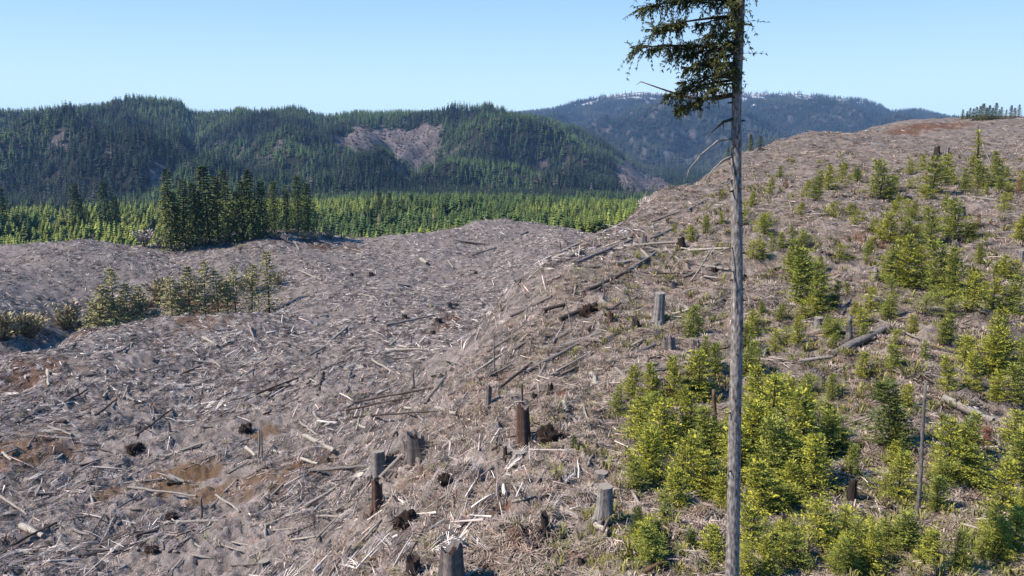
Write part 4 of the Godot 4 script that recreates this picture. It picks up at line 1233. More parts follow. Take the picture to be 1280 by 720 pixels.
var log_list := [
	[0.46, -90.07, 8.19, -92.02, 0.654, "grey", "long thick weathered log on the crest of the spur with dark underside"],
	[5.80, -97.61, 13.69, -110.20, 0.318, "pale", "long thin bleached stick rising right, beyond and right of the long ridge log"],
	[15.18, -102.67, 14.95, -84.83, 0.287, "pale", "slender bleached stick falling right, left of the dark rotten stump end"],
	[12.83, -94.40, 19.79, -91.44, 0.285, "pale", "long thin bleached stick level, left of the dark rotten stump end"],
	[2.96, -71.51, 6.65, -73.07, 0.299, "dark", "slender dark pole rising right, left of the dark root ball on the spur"],
	[6.77, -74.44, 11.76, -78.92, 0.316, "dark", "slender dark pole rising right, beyond and right of the dark root ball on the spur"],
	[11.76, -78.92, 16.24, -88.15, 0.343, "grey", "slender grey pole rising right, left of the dark rotten stump end"],
	[11.93, -78.96, 17.84, -78.20, 0.162, "dark", "long thin dark pole level, beyond the tall square stump"],
	[17.83, -90.90, 17.86, -79.08, 0.218, "pale", "slender bleached stick falling right, below the dark rotten stump end"],
	[19.25, -85.58, 23.06, -82.95, 0.302, "white", "slender bright white stick level, right of the dark rotten stump end"],
	[18.91, -79.14, 21.29, -76.23, 0.239, "pale", "slender bleached stick level, left of the grey trunk of the tall conifer"],
	[18.88, -76.48, 20.42, -74.87, 0.171, "pale", "thin bleached stick level, left of the grey trunk of the tall conifer"],
	[4.40, -63.85, 7.44, -63.80, 0.333, "grey", "stout grey log rising right, below the dark root ball on the spur"],
	[2.19, -84.80, 5.09, -82.44, 0.215, "pale", "slender bleached stick rising right, below the long ridge log"],
	[13.84, -73.71, 14.95, -68.75, 0.162, "grey", "thin grey pole falling right, beyond and right of the tall square stump"],
	[14.88, -68.76, 17.08, -63.18, 0.274, "pale", "pale stick slanting down from the tall square stump to the tall trunk"],
	[16.69, -68.75, 16.50, -64.96, 0.138, "pale", "thin bleached stick falling right, right of the tall square stump"],
	[16.26, -66.17, 18.46, -67.36, 0.152, "pale", "thin bleached stick rising right, left of the grey trunk of the tall conifer"],
	[9.85, -54.69, 16.29, -57.71, 0.176, "dark", "long thin dark pole level, below and right of the round-topped stump heap"],
	[9.95, -54.21, 15.51, -57.46, 0.129, "grey", "long thin grey pole level, below and right of the round-topped stump heap"],
	[19.07, -63.40, 23.01, -63.49, 0.164, "pale", "long thin bleached stick level, left of the low grey block stump"],
	[22.36, -53.39, 26.80, -55.38, 0.454, "grey", "thick silver-grey log with dark broken end on the right slope"],
	[27.67, -58.52, 28.66, -53.82, 0.152, "pale", "long thin bleached stick falling right, right of the thick silver log"],
	[25.29, -53.20, 30.23, -51.53, 0.164, "pale", "long thin bleached stick level, right of the thick silver log"],
	[22.37, -58.03, 24.30, -56.23, 0.149, "brown", "slender brown pole level, below the low grey block stump"],
	[20.02, -53.03, 22.36, -53.39, 0.223, "pale", "slender bleached stick level, below the low grey block stump"],
	[24.99, -43.90, 26.61, -41.71, 0.409, "pale", "broad pale grey split slab lying downhill in the right slope"],
	[24.78, -41.02, 26.52, -43.08, 0.098, "pale", "thin bleached stick rising right, right beside the pale split slab"],
	[18.64, -42.70, 20.45, -42.68, 0.118, "white", "slender bright white stick level, left of the dark bushy fir"],
	[19.04, -43.43, 21.19, -43.25, 0.101, "pale", "thin bleached stick rising right, left of the dark bushy fir"],
	[14.54, -36.75, 16.92, -35.64, 0.117, "grey", "long thin grey pole level, left of the leaning bare pole"],
	[13.15, -35.14, 18.33, -33.45, 0.097, "pale", "long thin level pole reaching the foot of the leaning bare pole"],
	[12.94, -35.38, 13.29, -31.87, 0.081, "pale", "thin bleached stick falling right, right of the grey trunk of the tall conifer"],
	[14.73, -35.05, 16.00, -34.20, 0.083, "pale", "thin bleached stick level, below and left of the leaning bare pole"],
	[19.40, -33.44, 20.36, -32.55, 0.115, "brown", "slender brown pole falling right, beyond the rust-brown shrub"],
	[11.30, -30.58, 12.85, -32.21, 0.154, "white", "stout bright white log level, right of the grey trunk of the tall conifer"],
	[27.56, -41.98, 28.13, -41.09, 0.221, "pale", "stout bleached log falling right, right of the rusty dead sapling"],
	[5.88, -56.46, 6.41, -48.69, 0.278, "white", "white log with dark cut end pointing downhill left of the saplings"],
	[4.64, -49.25, 4.91, -42.90, 0.108, "pale", "thin bleached stick upright-looking, below the white log with dark end"],
	[3.90, -47.67, 4.83, -42.94, 0.116, "pale", "thin bleached stick falling right, below the white log with dark end"],
	[3.37, -49.70, 3.53, -48.21, 0.207, "white", "short bright white stick falling right, left of the white log with dark end"],
	[3.00, -39.91, 3.58, -39.04, 0.093, "grey", "thin grey pole falling right, beyond and left of the flat-topped silver stump"],
	[4.74, -40.88, 6.22, -40.55, 0.131, "pale", "slender bleached stick level, beyond the flat-topped silver stump"],
	[1.80, -41.87, 4.59, -40.72, 0.098, "grey", "long thin grey pole level, beyond and left of the flat-topped silver stump"],
	[5.37, -39.92, 5.44, -37.33, 0.104, "dark", "short dark pole falling right, beyond the flat-topped silver stump"],
	[5.60, -37.62, 6.94, -36.66, 0.100, "pale", "slender bleached stick falling right, right of the flat-topped silver stump"],
	[6.01, -37.60, 6.30, -33.72, 0.139, "pale", "slender bleached stick falling right, beyond the barkless white log"],
	[3.75, -32.77, 6.22, -29.79, 0.239, "white", "white barkless broken log lying downhill near the bottom edge"],
	[5.25, -28.67, 9.04, -31.56, 0.149, "brown", "long curved brown log running behind the tall trunk at the bottom"],
	[9.81, -32.08, 11.50, -32.75, 0.106, "grey", "slender grey pole level, right of the grey trunk of the tall conifer"],
	[7.24, -30.40, 9.20, -34.11, 0.211, "grey", "stout grey log rising right, left of the grey trunk of the tall conifer"],
	[0.00, -31.05, 0.76, -31.39, 0.103, "pale", "slender bleached stick rising right, right of the hollow-topped grey stump at the bottom edge"],
	[0.42, -31.61, 0.98, -31.85, 0.090, "pale", "short bleached stick rising right, right of the hollow-topped grey stump at the bottom edge"],
	[0.00, -40.36, 0.44, -37.06, 0.150, "white", "short bright white stick falling right, below the broken red-brown snag"],
	[0.00, -36.69, 1.11, -36.65, 0.119, "pale", "slender bleached stick rising right, left of the flat-topped silver stump"],
	[9.27, -38.95, 10.05, -38.19, 0.175, "white", "short bright white stick falling right, left of the grey trunk of the tall conifer"],
	[7.62, -39.35, 8.61, -40.10, 0.085, "pale", "thin bleached stick rising right, right of the flat-topped silver stump"],
	[-16.38, -58.33, -11.95, -61.76, 0.233, "pale", "long pale pole, lower half of the line climbing to the splintered stump"],
	[-11.95, -61.76, -7.59, -56.34, 0.190, "pale", "long pale pole, upper part reaching the big splintered stump"],
	[-9.81, -55.21, -7.72, -56.38, 0.299, "pale", "thick pale pole with dark underside leading to the splintered stump"],
	[-9.18, -52.54, -8.04, -55.51, 0.145, "grey", "slender grey pole rising right, below and right of the crossed poles by the stump heap"],
	[-5.84, -54.80, -3.42, -53.60, 0.185, "pale", "slender bleached stick rising right, right of the big dark splintered stump"],
	[-21.57, -78.03, -16.75, -70.44, 0.397, "white", "short stout white log on the grey slope, cut at both ends"],
	[-24.21, -85.96, -18.31, -73.93, 0.204, "pale", "thin bleached stick falling right, beyond the white stake log"],
	[-18.28, -66.94, -12.31, -63.69, 0.281, "grey", "slender grey pole level, below and right of the white stake log"],
	[-24.75, -77.33, -22.13, -73.76, 0.275, "white", "short bright white stick falling right, right of the upright pale stick pair"],
	[-19.91, -70.62, -17.71, -68.16, 0.253, "white", "short bright white stick falling right, below and left of the white stake log"],
	[-17.15, -80.25, -14.37, -73.78, 0.262, "white", "short bright white stick falling right, below and left of the thin dark pole pair"],
	[-17.44, -82.11, -6.15, -61.08, 0.167, "dark", "long thin dark pole across the brushy hollow"],
	[-6.15, -61.02, -4.03, -54.22, 0.245, "white", "slender bright white stick falling right, beyond and right of the big dark splintered stump"],
	[-20.04, -85.88, -10.16, -76.90, 0.190, "dark", "long thin dark pole level, right beside the thin dark pole pair"],
	[-18.12, -86.47, -7.76, -73.55, 0.186, "dark", "long thin dark pole level, beyond the big dark splintered stump"],
	[-9.62, -72.11, -7.30, -61.84, 0.185, "pale", "short bleached stick falling right, beyond the big dark splintered stump"],
	[-22.78, -86.60, -20.66, -81.64, 0.250, "pale", "short bleached stick falling right, beyond the white stake log"],
	[-20.49, -111.13, -13.79, -94.35, 0.280, "pale", "slender bleached stick falling right, beyond the thin dark pole pair"],
	[-26.66, -109.01, -24.22, -94.35, 0.214, "dark", "thin dark pole upright-looking, left of the thin dark pole pair"],
	[-7.70, -66.78, -6.16, -70.57, 0.217, "grey", "slender grey pole rising right, right of the thin dark pole pair"],
	[-6.86, -81.71, -4.43, -66.80, 0.312, "dark", "short dark pole falling right, below the small bowl stump"],
	[-33.61, -99.38, -24.94, -113.23, 0.224, "dark", "long thin dark pole rising right, beyond the white stake log"],
	[-10.10, -47.38, -7.32, -42.51, 0.147, "white", "curved white branch below the slim tall stump"],
	[-9.29, -42.41, -7.64, -43.09, 0.121, "pale", "slender bleached stick rising right, right beside the curved white branch"],
	[-7.90, -37.20, -7.83, -42.73, 0.096, "pale", "thin bleached stick rising right, below the curved white branch"],
	[-6.96, -35.89, -5.56, -39.80, 0.133, "dark", "long thin dark pole rising right, below and right of the curved white branch"],
	[-7.33, -37.06, -6.54, -38.30, 0.132, "brown", "slender brown pole rising right, below the curved white branch"],
	[-4.84, -32.55, -4.14, -34.30, 0.118, "pale", "slender bleached stick rising right, left of the hollow-topped grey stump at the bottom edge"],
	[-2.40, -31.98, -1.52, -32.88, 0.143, "pale", "slender bleached stick rising right, below and right of the dark root heap"],
	[-14.56, -54.05, -11.48, -50.79, 0.171, "pale", "slender bleached stick level, left of the curved white branch"],
	[-19.07, -56.46, -17.20, -57.81, 0.249, "pale", "slender bleached stick rising right, right of the long bare slope pole"],
	[-18.19, -55.60, -15.38, -51.88, 0.117, "pale", "thin bleached stick level, right of the long bare slope pole"],
	[-12.57, -48.33, -11.83, -49.56, 0.117, "pale", "thin bleached stick rising right, left of the curved white branch"],
	[-2.36, -36.13, -1.74, -34.61, 0.131, "white", "short bright white stick falling right, right of the dark root heap"],
	[-40.65, -57.95, -38.28, -61.71, 0.196, "dark", "long straight dark pole lying across the white chopped log"],
	[-40.30, -58.39, -35.14, -57.83, 0.191, "pale", "bowed pale pole in the lower left corner, left half"],
	[-35.14, -57.83, -30.36, -57.15, 0.164, "grey", "bowed pale pole in the lower left corner, right half"],
	[-41.15, -61.50, -38.55, -60.22, 0.465, "white", "bright white chopped log with black end in the lower left"],
	[-38.66, -57.83, -32.45, -52.79, 0.194, "pale", "slender bleached stick falling right, left of the bowed pale pole"],
	[-48.05, -69.43, -42.48, -64.54, 0.189, "pale", "slender bleached stick falling right, beyond and left of the white chopped log"],
	[-36.63, -61.22, -34.09, -60.00, 0.212, "pale", "slender bleached stick falling right, beyond and right of the bowed pale pole"],
	[-33.19, -58.89, -34.41, -63.85, 0.174, "pale", "slender bleached stick rising right, right of the bowed pale pole"],
	[-33.59, -72.57, -31.96, -72.29, 0.390, "white", "bright short white log chunk on the tan soil patch"],
	[-36.74, -70.92, -29.04, -68.16, 0.195, "pale", "long thin bleached stick level, below and left of the tan soil patch"],
	[-37.83, -72.32, -33.79, -72.09, 0.171, "grey", "thin grey pole level, left of the tan soil patch"],
	[-28.37, -56.26, -24.90, -54.35, 0.158, "pale", "slender bleached stick level, below and left of the leaning grey post"],
	[-23.25, -53.00, -21.33, -51.84, 0.115, "pale", "thin bleached stick level, below and left of the long bare slope pole"],
	[-28.05, -61.36, -20.34, -58.44, 0.196, "pale", "long thin bleached stick level, right beside the long bare slope pole"],
	[-45.26, -69.18, -43.95, -70.30, 0.196, "pale", "slender bleached stick rising right, beyond the white chopped log"],
	[-37.47, -80.70, -34.09, -82.21, 0.279, "pale", "slender bleached stick rising right, beyond the tan soil patch"],
	[-28.03, -73.36, -26.51, -74.87, 0.207, "pale", "slender bleached stick rising right, below and left of the upright pale stick pair"],
	[-43.33, -86.45, -43.71, -97.04, 0.215, "dark", "thin dark pole rising right, left of the thin grey stub"],
	[-54.02, -87.52, -50.54, -86.20, 0.296, "pale", "slender bleached stick falling right, right of the orange soil patch"],
	[-53.29, -84.25, -49.14, -83.88, 0.287, "pale", "slender bleached stick level, right of the orange soil patch"],
	[-64.65, -105.89, -62.07, -101.66, 0.350, "white", "short bright white stick upright-looking, right of the brown earth bank"],
	[-64.71, -106.55, -61.73, -103.81, 0.221, "pale", "thin bleached stick falling right, right of the brown earth bank"],
	[-57.22, -107.21, -53.89, -101.14, 0.285, "pale", "short bleached stick upright-looking, below the bare purple shrub"],
	[-57.82, -111.89, -54.78, -110.26, 0.303, "pale", "short bleached stick falling right, below and right of the bare purple shrub"],
	[-47.41, -120.61, -44.58, -116.66, 0.274, "pale", "thin bleached stick falling right, beyond the lone root ball on the slope"],
	[-51.02, -99.54, -48.24, -96.78, 0.270, "pale", "short bleached stick falling right, beyond and left of the thin grey stub"],
	[-28.05, -78.76, -26.45, -77.14, 0.350, "white", "short bright white stick falling right, right beside the upright pale stick pair"],
	[-53.08, -77.42, -52.65, -79.40, 0.201, "pale", "thin bleached stick rising right, left of the orange soil patch"],
	[-53.26, -78.22, -51.35, -76.49, 0.249, "white", "short bright white stick falling right, left of the orange soil patch"],
	[-52.71, -130.92, -48.46, -126.02, 0.429, "white", "short bright white stick falling right, below the second gully tree row"],
	[-44.71, -126.24, -43.36, -125.62, 0.421, "pale", "short bleached stick falling right, below the lone thin gully conifer"],
	[-48.03, -140.06, -42.98, -128.27, 0.279, "pale", "thin bleached stick upright-looking, below the lone thin gully conifer"],
	[-24.92, -117.26, -23.04, -119.08, 0.495, "pale", "short bleached stick rising right, beyond the thin dark pole pair"],
	[-19.41, -121.42, -19.54, -131.01, 0.395, "white", "short bright white stick rising right, left of the small bowl stump"],
	[-19.97, -120.88, -12.41, -115.21, 0.321, "pale", "slender bleached stick level, below and left of the small bowl stump"],
	[-22.87, -139.20, -15.51, -152.58, 0.394, "pale", "thin pale pole reaching the left of the red soil scar"],
	[-17.06, -161.52, -12.25, -169.07, 0.582, "pale", "slender bleached stick level, right beside the red soil scar"],
	[-18.75, -228.74, -16.57, -221.14, 0.461, "pale", "thin bleached stick falling right, beyond the red soil scar"],
	[-66.01, -236.94, -62.81, -230.98, 0.478, "pale", "thin bleached stick falling right, below the last dark valley conifer"],
	[-55.81, -206.59, -48.02, -196.02, 0.414, "pale", "thin bleached stick falling right, right of the lone thin gully conifer"],
	[-18.88, -253.56, -8.73, -251.36, 0.773, "grey", "slender grey pole level, left of the long ridge log"],
	[-26.77, -229.14, -24.29, -223.43, 0.928, "white", "short bright white stick falling right, beyond the red soil scar"],
	[-28.19, -190.01, -25.33, -191.99, 0.590, "white", "short bright white stick level, beyond and left of the red soil scar"],
	[68.97, -145.38, 73.87, -149.56, 0.237, "pale", "thin bleached stick rising right, left of the black skyline stump"],
	[60.85, -103.44, 62.92, -102.51, 0.208, "white", "thin bright white stick level, right of the grey upper stump"],
	[56.82, -102.18, 60.31, -105.46, 0.168, "white", "thin bright white stick rising right, beyond the grey upper stump"],
	[30.45, -65.41, 32.94, -70.65, 0.280, "pale", "short bleached stick upright-looking, beyond and right of the low grey block stump"],
	[34.52, -88.84, 36.61, -88.73, 0.181, "pale", "thin bleached stick level, beyond the low grey block stump"],
	[37.37, -86.43, 39.47, -85.79, 0.175, "white", "thin bright white stick level, left of the grey upper stump"],
	[33.64, -57.14, 34.45, -56.10, 0.117, "pale", "thin bleached stick level, beyond the pale split slab"],
	[23.37, -51.81, 21.84, -51.33, 0.130, "pale", "thin bleached stick rising right, below the thick silver log"],
	[24.11, -46.73, 25.82, -46.67, 0.098, "pale", "thin bleached stick level, beyond and right of the dark bushy fir"],
	[25.77, -46.67, 26.72, -46.58, 0.108, "white", "thin bright white stick falling right, beyond and left of the pale split slab"],
	[26.47, -46.12, 26.10, -44.91, 0.106, "pale", "thin bleached stick upright-looking, beyond and left of the pale split slab"],
	[20.46, -49.72, 22.02, -51.05, 0.106, "grey", "thin grey pole rising right, below and left of the thick silver log"],
	[16.68, -53.94, 19.82, -58.39, 0.141, "white", "thin bright white stick rising right, left of the low grey block stump"],
	[19.38, -58.34, 17.35, -52.46, 0.139, "pale", "thin bleached stick upright-looking, below and left of the low grey block stump"],
	[19.23, -50.74, 21.20, -53.48, 0.164, "pale", "slender bleached stick rising right, left of the thick silver log"],
	[12.39, -43.95, 12.86, -42.32, 0.092, "pale", "thin bleached stick falling right, below and right of the burnt post"],
	[0.00, -62.01, 3.91, -62.21, 0.143, "grey", "long thin grey pole rising right, beyond the broken red-brown snag"],
	[2.99, -56.96, 6.37, -60.94, 0.124, "pale", "thin bleached stick rising right, beyond and left of the white log with dark end"],
	[-2.34, -55.24, 0.00, -52.71, 0.126, "grey", "thin grey pole level, beyond and left of the broken red-brown snag"],
	[-0.97, -50.79, -0.59, -45.62, 0.103, "dark", "thin dark pole upright-looking, left of the broken red-brown snag"],
	[-3.74, -43.34, -1.90, -44.25, 0.094, "pale", "thin bleached stick rising right, below and right of the big dark splintered stump"],
	[-4.99, -41.81, -3.40, -42.53, 0.110, "pale", "thin bleached stick rising right, right of the dark root heap"],
	[1.05, -67.26, 4.35, -69.86, 0.143, "brown", "thin brown pole rising right, left of the dark root ball on the spur"],
	[0.00, -65.71, 1.93, -66.16, 0.206, "grey", "slender grey pole rising right, left of the dark root ball on the spur"],
	[6.40, -64.70, 9.61, -68.74, 0.208, "dark", "slender dark pole rising right, below and right of the dark root ball on the spur"],
	[3.62, -57.35, 5.58, -59.09, 0.147, "grey", "thin grey pole rising right, beyond and left of the white log with dark end"],
	[7.60, -55.58, 9.95, -54.24, 0.231, "grey", "slender grey pole rising right, beyond and right of the white log with dark end"],
	[8.50, -60.18, 10.34, -60.08, 0.163, "pale", "slender bleached stick rising right, left of the round-topped stump heap"],
	[8.90, -52.87, 11.09, -52.84, 0.278, "grey", "stout grey log rising right, below the round-topped stump heap"],
	[11.68, -53.06, 13.01, -51.59, 0.165, "pale", "slender bleached stick falling right, below and right of the round-topped stump heap"],
	[2.55, -48.06, 3.76, -49.29, 0.155, "grey", "short grey pole rising right, right of the broken red-brown snag"],
	[17.85, -35.58, 19.69, -36.99, 0.086, "pale", "thin bleached stick rising right, below and left of the leaning bare pole"],
	[15.57, -29.54, 16.90, -30.30, 0.066, "pale", "thin bleached stick rising right, left of the rust-brown shrub"],
	[18.07, -28.68, 18.89, -27.69, 0.068, "grey", "thin grey pole falling right, right of the rust-brown shrub"],
	[19.28, -28.23, 19.83, -28.28, 0.093, "white", "short bright white stick rising right, right of the rust-brown shrub"],
	[18.70, -28.45, 18.72, -27.81, 0.062, "white", "thin bright white stick falling right, right of the rust-brown shrub"],
	[72.07, -129.01, 78.38, -135.65, 0.213, "pale", "thin bleached stick rising right, below and right of the black skyline stump"],
	[41.20, -104.40, 46.90, -106.64, 0.192, "pale", "thin bleached stick level, left of the black skyline stump"],
	[35.92, -102.77, 39.28, -104.89, 0.168, "pale", "thin bleached stick rising right, right of the dark rotten stump end"],
	[45.29, -142.76, 46.43, -135.49, 0.196, "pale", "thin bleached stick level, right of the grey trunk of the tall conifer"],
	[27.13, -83.11, 28.38, -80.53, 0.150, "pale", "thin bleached stick falling right, right of the dark rotten stump end"],
	[18.92, -60.53, 20.63, -62.04, 0.140, "grey", "thin grey pole rising right, left of the low grey block stump"],
	[38.22, -73.08, 36.90, -68.43, 0.145, "grey", "thin grey pole falling right, below the grey upper stump"],
	[41.60, -68.07, 43.85, -68.91, 0.141, "pale", "thin bleached stick level, below and right of the grey upper stump"],
	[26.42, -118.49, 32.50, -131.21, 0.227, "pale", "thin bleached stick rising right, beyond the dark rotten stump end"],
	[20.50, -118.66, 25.29, -118.78, 0.241, "grey", "thin grey pole rising right, beyond and left of the dark rotten stump end"],
	[35.29, -139.98, 43.08, -157.33, 0.225, "pale", "thin bleached stick rising right, beyond and right of the dark rotten stump end"],
	[10.57, -98.53, 15.76, -103.05, 0.257, "grey", "slender grey pole rising right, right of the long ridge log"],
	[0.00, -255.91, 5.45, -267.77, 0.427, "grey", "thin grey pole rising right, beyond and left of the long ridge log"],
	[-11.95, -233.46, -4.99, -244.12, 0.391, "grey", "thin grey pole rising right, left of the long ridge log"],
	[-52.47, -244.54, -45.34, -239.59, 0.346, "pale", "thin bleached stick falling right, below and right of the last dark valley conifer"],
	[-34.54, -176.08, -27.92, -168.82, 0.285, "pale", "thin bleached stick falling right, left of the small bowl stump"],
	[-39.97, -148.01, -36.42, -152.62, 0.250, "grey", "thin grey pole rising right, below and right of the lone thin gully conifer"],
	[-39.68, -110.99, -35.29, -114.07, 0.213, "dark", "thin dark pole rising right, beyond the lone root ball on the slope"],
	[-48.55, -111.24, -47.88, -120.15, 0.219, "dark", "thin dark pole rising right, beyond the thin grey stub"],
	[-50.02, -90.65, -51.72, -99.92, 0.222, "dark", "thin dark pole rising right, beyond and left of the dark shallow brush heap"],
	[-57.04, -96.25, -55.51, -99.27, 0.207, "dark", "thin dark pole rising right, right of the brown earth bank"],
	[-59.07, -89.60, -58.49, -94.35, 0.234, "dark", "thin dark pole rising right, beyond the orange soil patch"],
	[-44.78, -77.21, -42.38, -80.77, 0.203, "dark", "thin dark pole rising right, left of the dark shallow brush heap"],
	[-34.89, -64.30, -34.69, -69.00, 0.159, "grey", "thin grey pole rising right, left of the tan soil patch"],
	[-40.60, -98.27, -37.62, -101.84, 0.190, "grey", "thin grey pole rising right, beyond and left of the lone root ball on the slope"],
	[-29.71, -90.30, -27.44, -96.82, 0.198, "dark", "thin dark pole rising right, right of the lone root ball on the slope"],
	[-20.39, -65.15, -17.99, -65.79, 0.141, "grey", "thin grey pole rising right, below and left of the white stake log"],
	[-27.19, -67.96, -22.59, -61.21, 0.168, "pale", "thin bleached stick falling right, beyond the long bare slope pole"],
	[-20.90, -54.61, -17.11, -51.20, 0.116, "pale", "thin bleached stick falling right, below and right of the long bare slope pole"],
	[-30.13, -61.40, -26.06, -54.69, 0.152, "grey", "thin grey pole falling right, below and left of the leaning grey post"],
	[-33.42, -64.03, -28.81, -56.20, 0.230, "grey", "slender grey pole upright-looking, right of the bowed pale pole"],
	[0.95, -60.32, 6.27, -63.23, 0.259, "grey", "slender grey pole rising right, beyond and left of the white log with dark end"],
	[-2.30, -54.25, 1.61, -61.51, 0.183, "dark", "long thin dark pole rising right, beyond the broken red-brown snag"],
	[3.39, -64.97, 9.22, -68.51, 0.278, "grey", "slender grey pole rising right, below the dark root ball on the spur"],
	[7.21, -66.12, 12.08, -73.07, 0.216, "pale", "long thin bleached stick rising right, right of the dark root ball on the spur"],
	[0.00, -79.49, 3.91, -75.60, 0.321, "grey", "slender grey pole rising right, below the long ridge log"],
	[11.07, -83.04, 17.08, -87.85, 0.350, "pale", "slender bleached stick level, left of the dark rotten stump end"],
	[17.06, -95.56, 23.63, -113.30, 0.319, "grey", "slender grey pole rising right, beyond the tall square stump"],
	[4.24, -67.96, 7.60, -69.98, 0.358, "dark", "stout dark log rising right, right beside the dark root ball on the spur"],
	[-5.29, -62.51, 0.00, -62.78, 0.198, "grey", "long thin grey pole rising right, beyond and left of the broken red-brown snag"],
	[-3.69, -63.82, 0.70, -66.66, 0.205, "pale", "long thin bleached stick rising right, below and right of the red soil scar"],
	[-2.17, -69.20, 2.20, -70.54, 0.219, "grey", "long thin grey pole rising right, right of the red soil scar"],
	[7.19, -57.12, 11.13, -59.20, 0.304, "grey", "stout grey log rising right, left of the round-topped stump heap"],
	[7.09, -86.39, 15.02, -98.10, 0.378, "grey", "slender grey pole rising right, beyond the dark root ball on the spur"],
	[13.91, -67.03, 17.01, -67.09, 0.208, "white", "slender bright white stick rising right, right of the tall square stump"],
	[8.18, -51.78, 7.72, -56.55, 0.228, "pale", "slender bleached stick falling right, beyond and right of the white log with dark end"],
	[16.86, -78.03, 20.82, -78.10, 0.241, "grey", "slender grey pole rising right, below the dark rotten stump end"],
	[15.57, -50.96, 17.35, -51.56, 0.162, "pale", "slender bleached stick rising right, beyond and right of the burnt post"],
	[-14.79, -54.22, -14.90, -59.46, 0.160, "pale", "slender bleached stick rising right, left of the curved white branch"],
	[-4.95, -41.82, -4.18, -40.33, 0.061, "grey", "thin grey pole falling right, right of the dark root heap"],
	[1.91, -60.74, 2.79, -62.21, 0.136, "pale", "thin bleached stick rising right, left of the white log with dark end"],
	[-13.68, -72.03, -13.22, -75.06, 0.185, "pale", "thin bleached stick rising right, below the thin dark pole pair"],
	[-43.86, -73.61, -44.88, -75.94, 0.105, "pale", "thin bleached stick upright-looking, below and right of the orange soil patch"],
	[9.65, -83.96, 7.84, -84.21, 0.147, "grey", "thin grey pole level, right of the long ridge log"],
	[-20.82, -63.24, -20.09, -65.23, 0.184, "pale", "slender bleached stick rising right, below the upright pale stick pair"],
	[-44.24, -92.72, -45.88, -96.53, 0.151, "pale", "thin bleached stick upright-looking, beyond and left of the thin grey stub"],
	[14.51, -69.10, 14.36, -70.60, 0.142, "grey", "thin grey pole falling right, right of the tall square stump"],
	[-34.83, -51.95, -38.30, -58.41, 0.080, "pale", "thin bleached stick upright-looking, below the white chopped log"],
	[-32.75, -74.34, -32.34, -75.05, 0.110, "grey", "thin grey pole rising right, right beside the tan soil patch"],
	[4.88, -36.01, 5.11, -37.18, 0.101, "dark", "short dark pole upright-looking, right beside the flat-topped silver stump"],
	[-18.45, -112.04, -16.59, -122.11, 0.166, "pale", "thin bleached stick rising right, left of the small bowl stump"],
	[-45.55, -82.63, -43.18, -81.04, 0.132, "dark", "thin dark pole falling right, left of the dark shallow brush heap"],
	[15.61, -90.10, 16.58, -90.93, 0.210, "pale", "thin bleached stick rising right, left of the dark rotten stump end"],
	[-44.90, -109.15, -41.37, -106.06, 0.214, "pale", "thin bleached stick falling right, beyond and left of the lone root ball on the slope"],
	[-10.32, -72.47, -8.77, -69.26, 0.201, "white", "short bright white stick level, right of the thin dark pole pair"],
	[25.66, -40.64, 27.09, -41.82, 0.066, "pale", "thin bleached stick rising right, beyond and right of the rusty dead sapling"],
	[-39.97, -82.19, -43.69, -91.69, 0.179, "pale", "thin bleached stick upright-looking, right of the dark shallow brush heap"],
	[-18.70, -85.50, -17.53, -86.40, 0.178, "grey", "thin grey pole rising right, left of the thin dark pole pair"],
	[1.44, -36.32, 1.41, -36.85, 0.103, "dark", "short dark pole upright-looking, left of the flat-topped silver stump"],
	[-47.45, -82.88, -45.94, -83.66, 0.124, "dark", "thin dark pole level, left of the dark shallow brush heap"],
	[-13.15, -58.41, -11.21, -56.92, 0.113, "grey", "thin grey pole rising right, left of the slim tall stump"],
	[24.70, -37.17, 25.33, -37.82, 0.100, "pale", "thin bleached stick rising right, right beside the bright-topped stump"],
	[-32.88, -102.38, -29.98, -103.20, 0.239, "dark", "thin dark pole rising right, beyond and right of the lone root ball on the slope"],
	[-33.37, -71.77, -31.49, -72.40, 0.191, "dark", "thin dark pole level, below the tan soil patch"],
	[44.97, -74.65, 45.82, -77.83, 0.141, "dark", "thin dark pole falling right, below the grey upper stump"],
	[-24.30, -71.13, -25.00, -78.35, 0.158, "grey", "thin grey pole rising right, below the upright pale stick pair"],
	[-45.01, -70.20, -46.29, -73.25, 0.168, "white", "thin bright white stick upright-looking, beyond the white chopped log"],
	[45.33, -69.63, 47.73, -74.07, 0.114, "grey", "thin grey pole upright-looking, below and right of the grey upper stump"],
	[-37.64, -66.36, -39.00, -68.61, 0.186, "pale", "short bleached stick upright-looking, beyond the bowed pale pole"],
	[-51.54, -110.52, -51.48, -113.98, 0.159, "pale", "thin bleached stick rising right, beyond the thin grey stub"],
	[4.10, -40.19, 4.49, -41.47, 0.115, "pale", "short bleached stick rising right, beyond the flat-topped silver stump"],
	[-4.47, -43.68, -3.48, -42.23, 0.080, "dark", "thin dark pole falling right, right of the dark root heap"],
	[-29.48, -91.79, -27.41, -92.66, 0.258, "grey", "short grey pole level, right of the lone root ball on the slope"],
	[9.68, -37.16, 9.96, -37.59, 0.086, "white", "thin bright white stick rising right, left of the grey trunk of the tall conifer"],
	[-38.96, -106.66, -38.03, -112.29, 0.256, "pale", "thin bleached stick rising right, beyond the lone root ball on the slope"],
	[-48.27, -77.31, -48.32, -80.36, 0.127, "grey", "thin grey pole rising right, below and right of the orange soil patch"],
	[25.75, -55.84, 26.43, -58.59, 0.127, "grey", "thin grey pole falling right, beyond the thick silver log"],
	[-38.76, -96.59, -39.56, -101.25, 0.206, "pale", "thin bleached stick rising right, left of the lone root ball on the slope"],
	[-10.37, -42.00, -9.70, -42.01, 0.063, "grey", "thin grey pole rising right, below and left of the curved white branch"],
	[60.45, -115.47, 63.66, -122.05, 0.313, "pale", "short bleached stick upright-looking, beyond and left of the grey upper stump"],
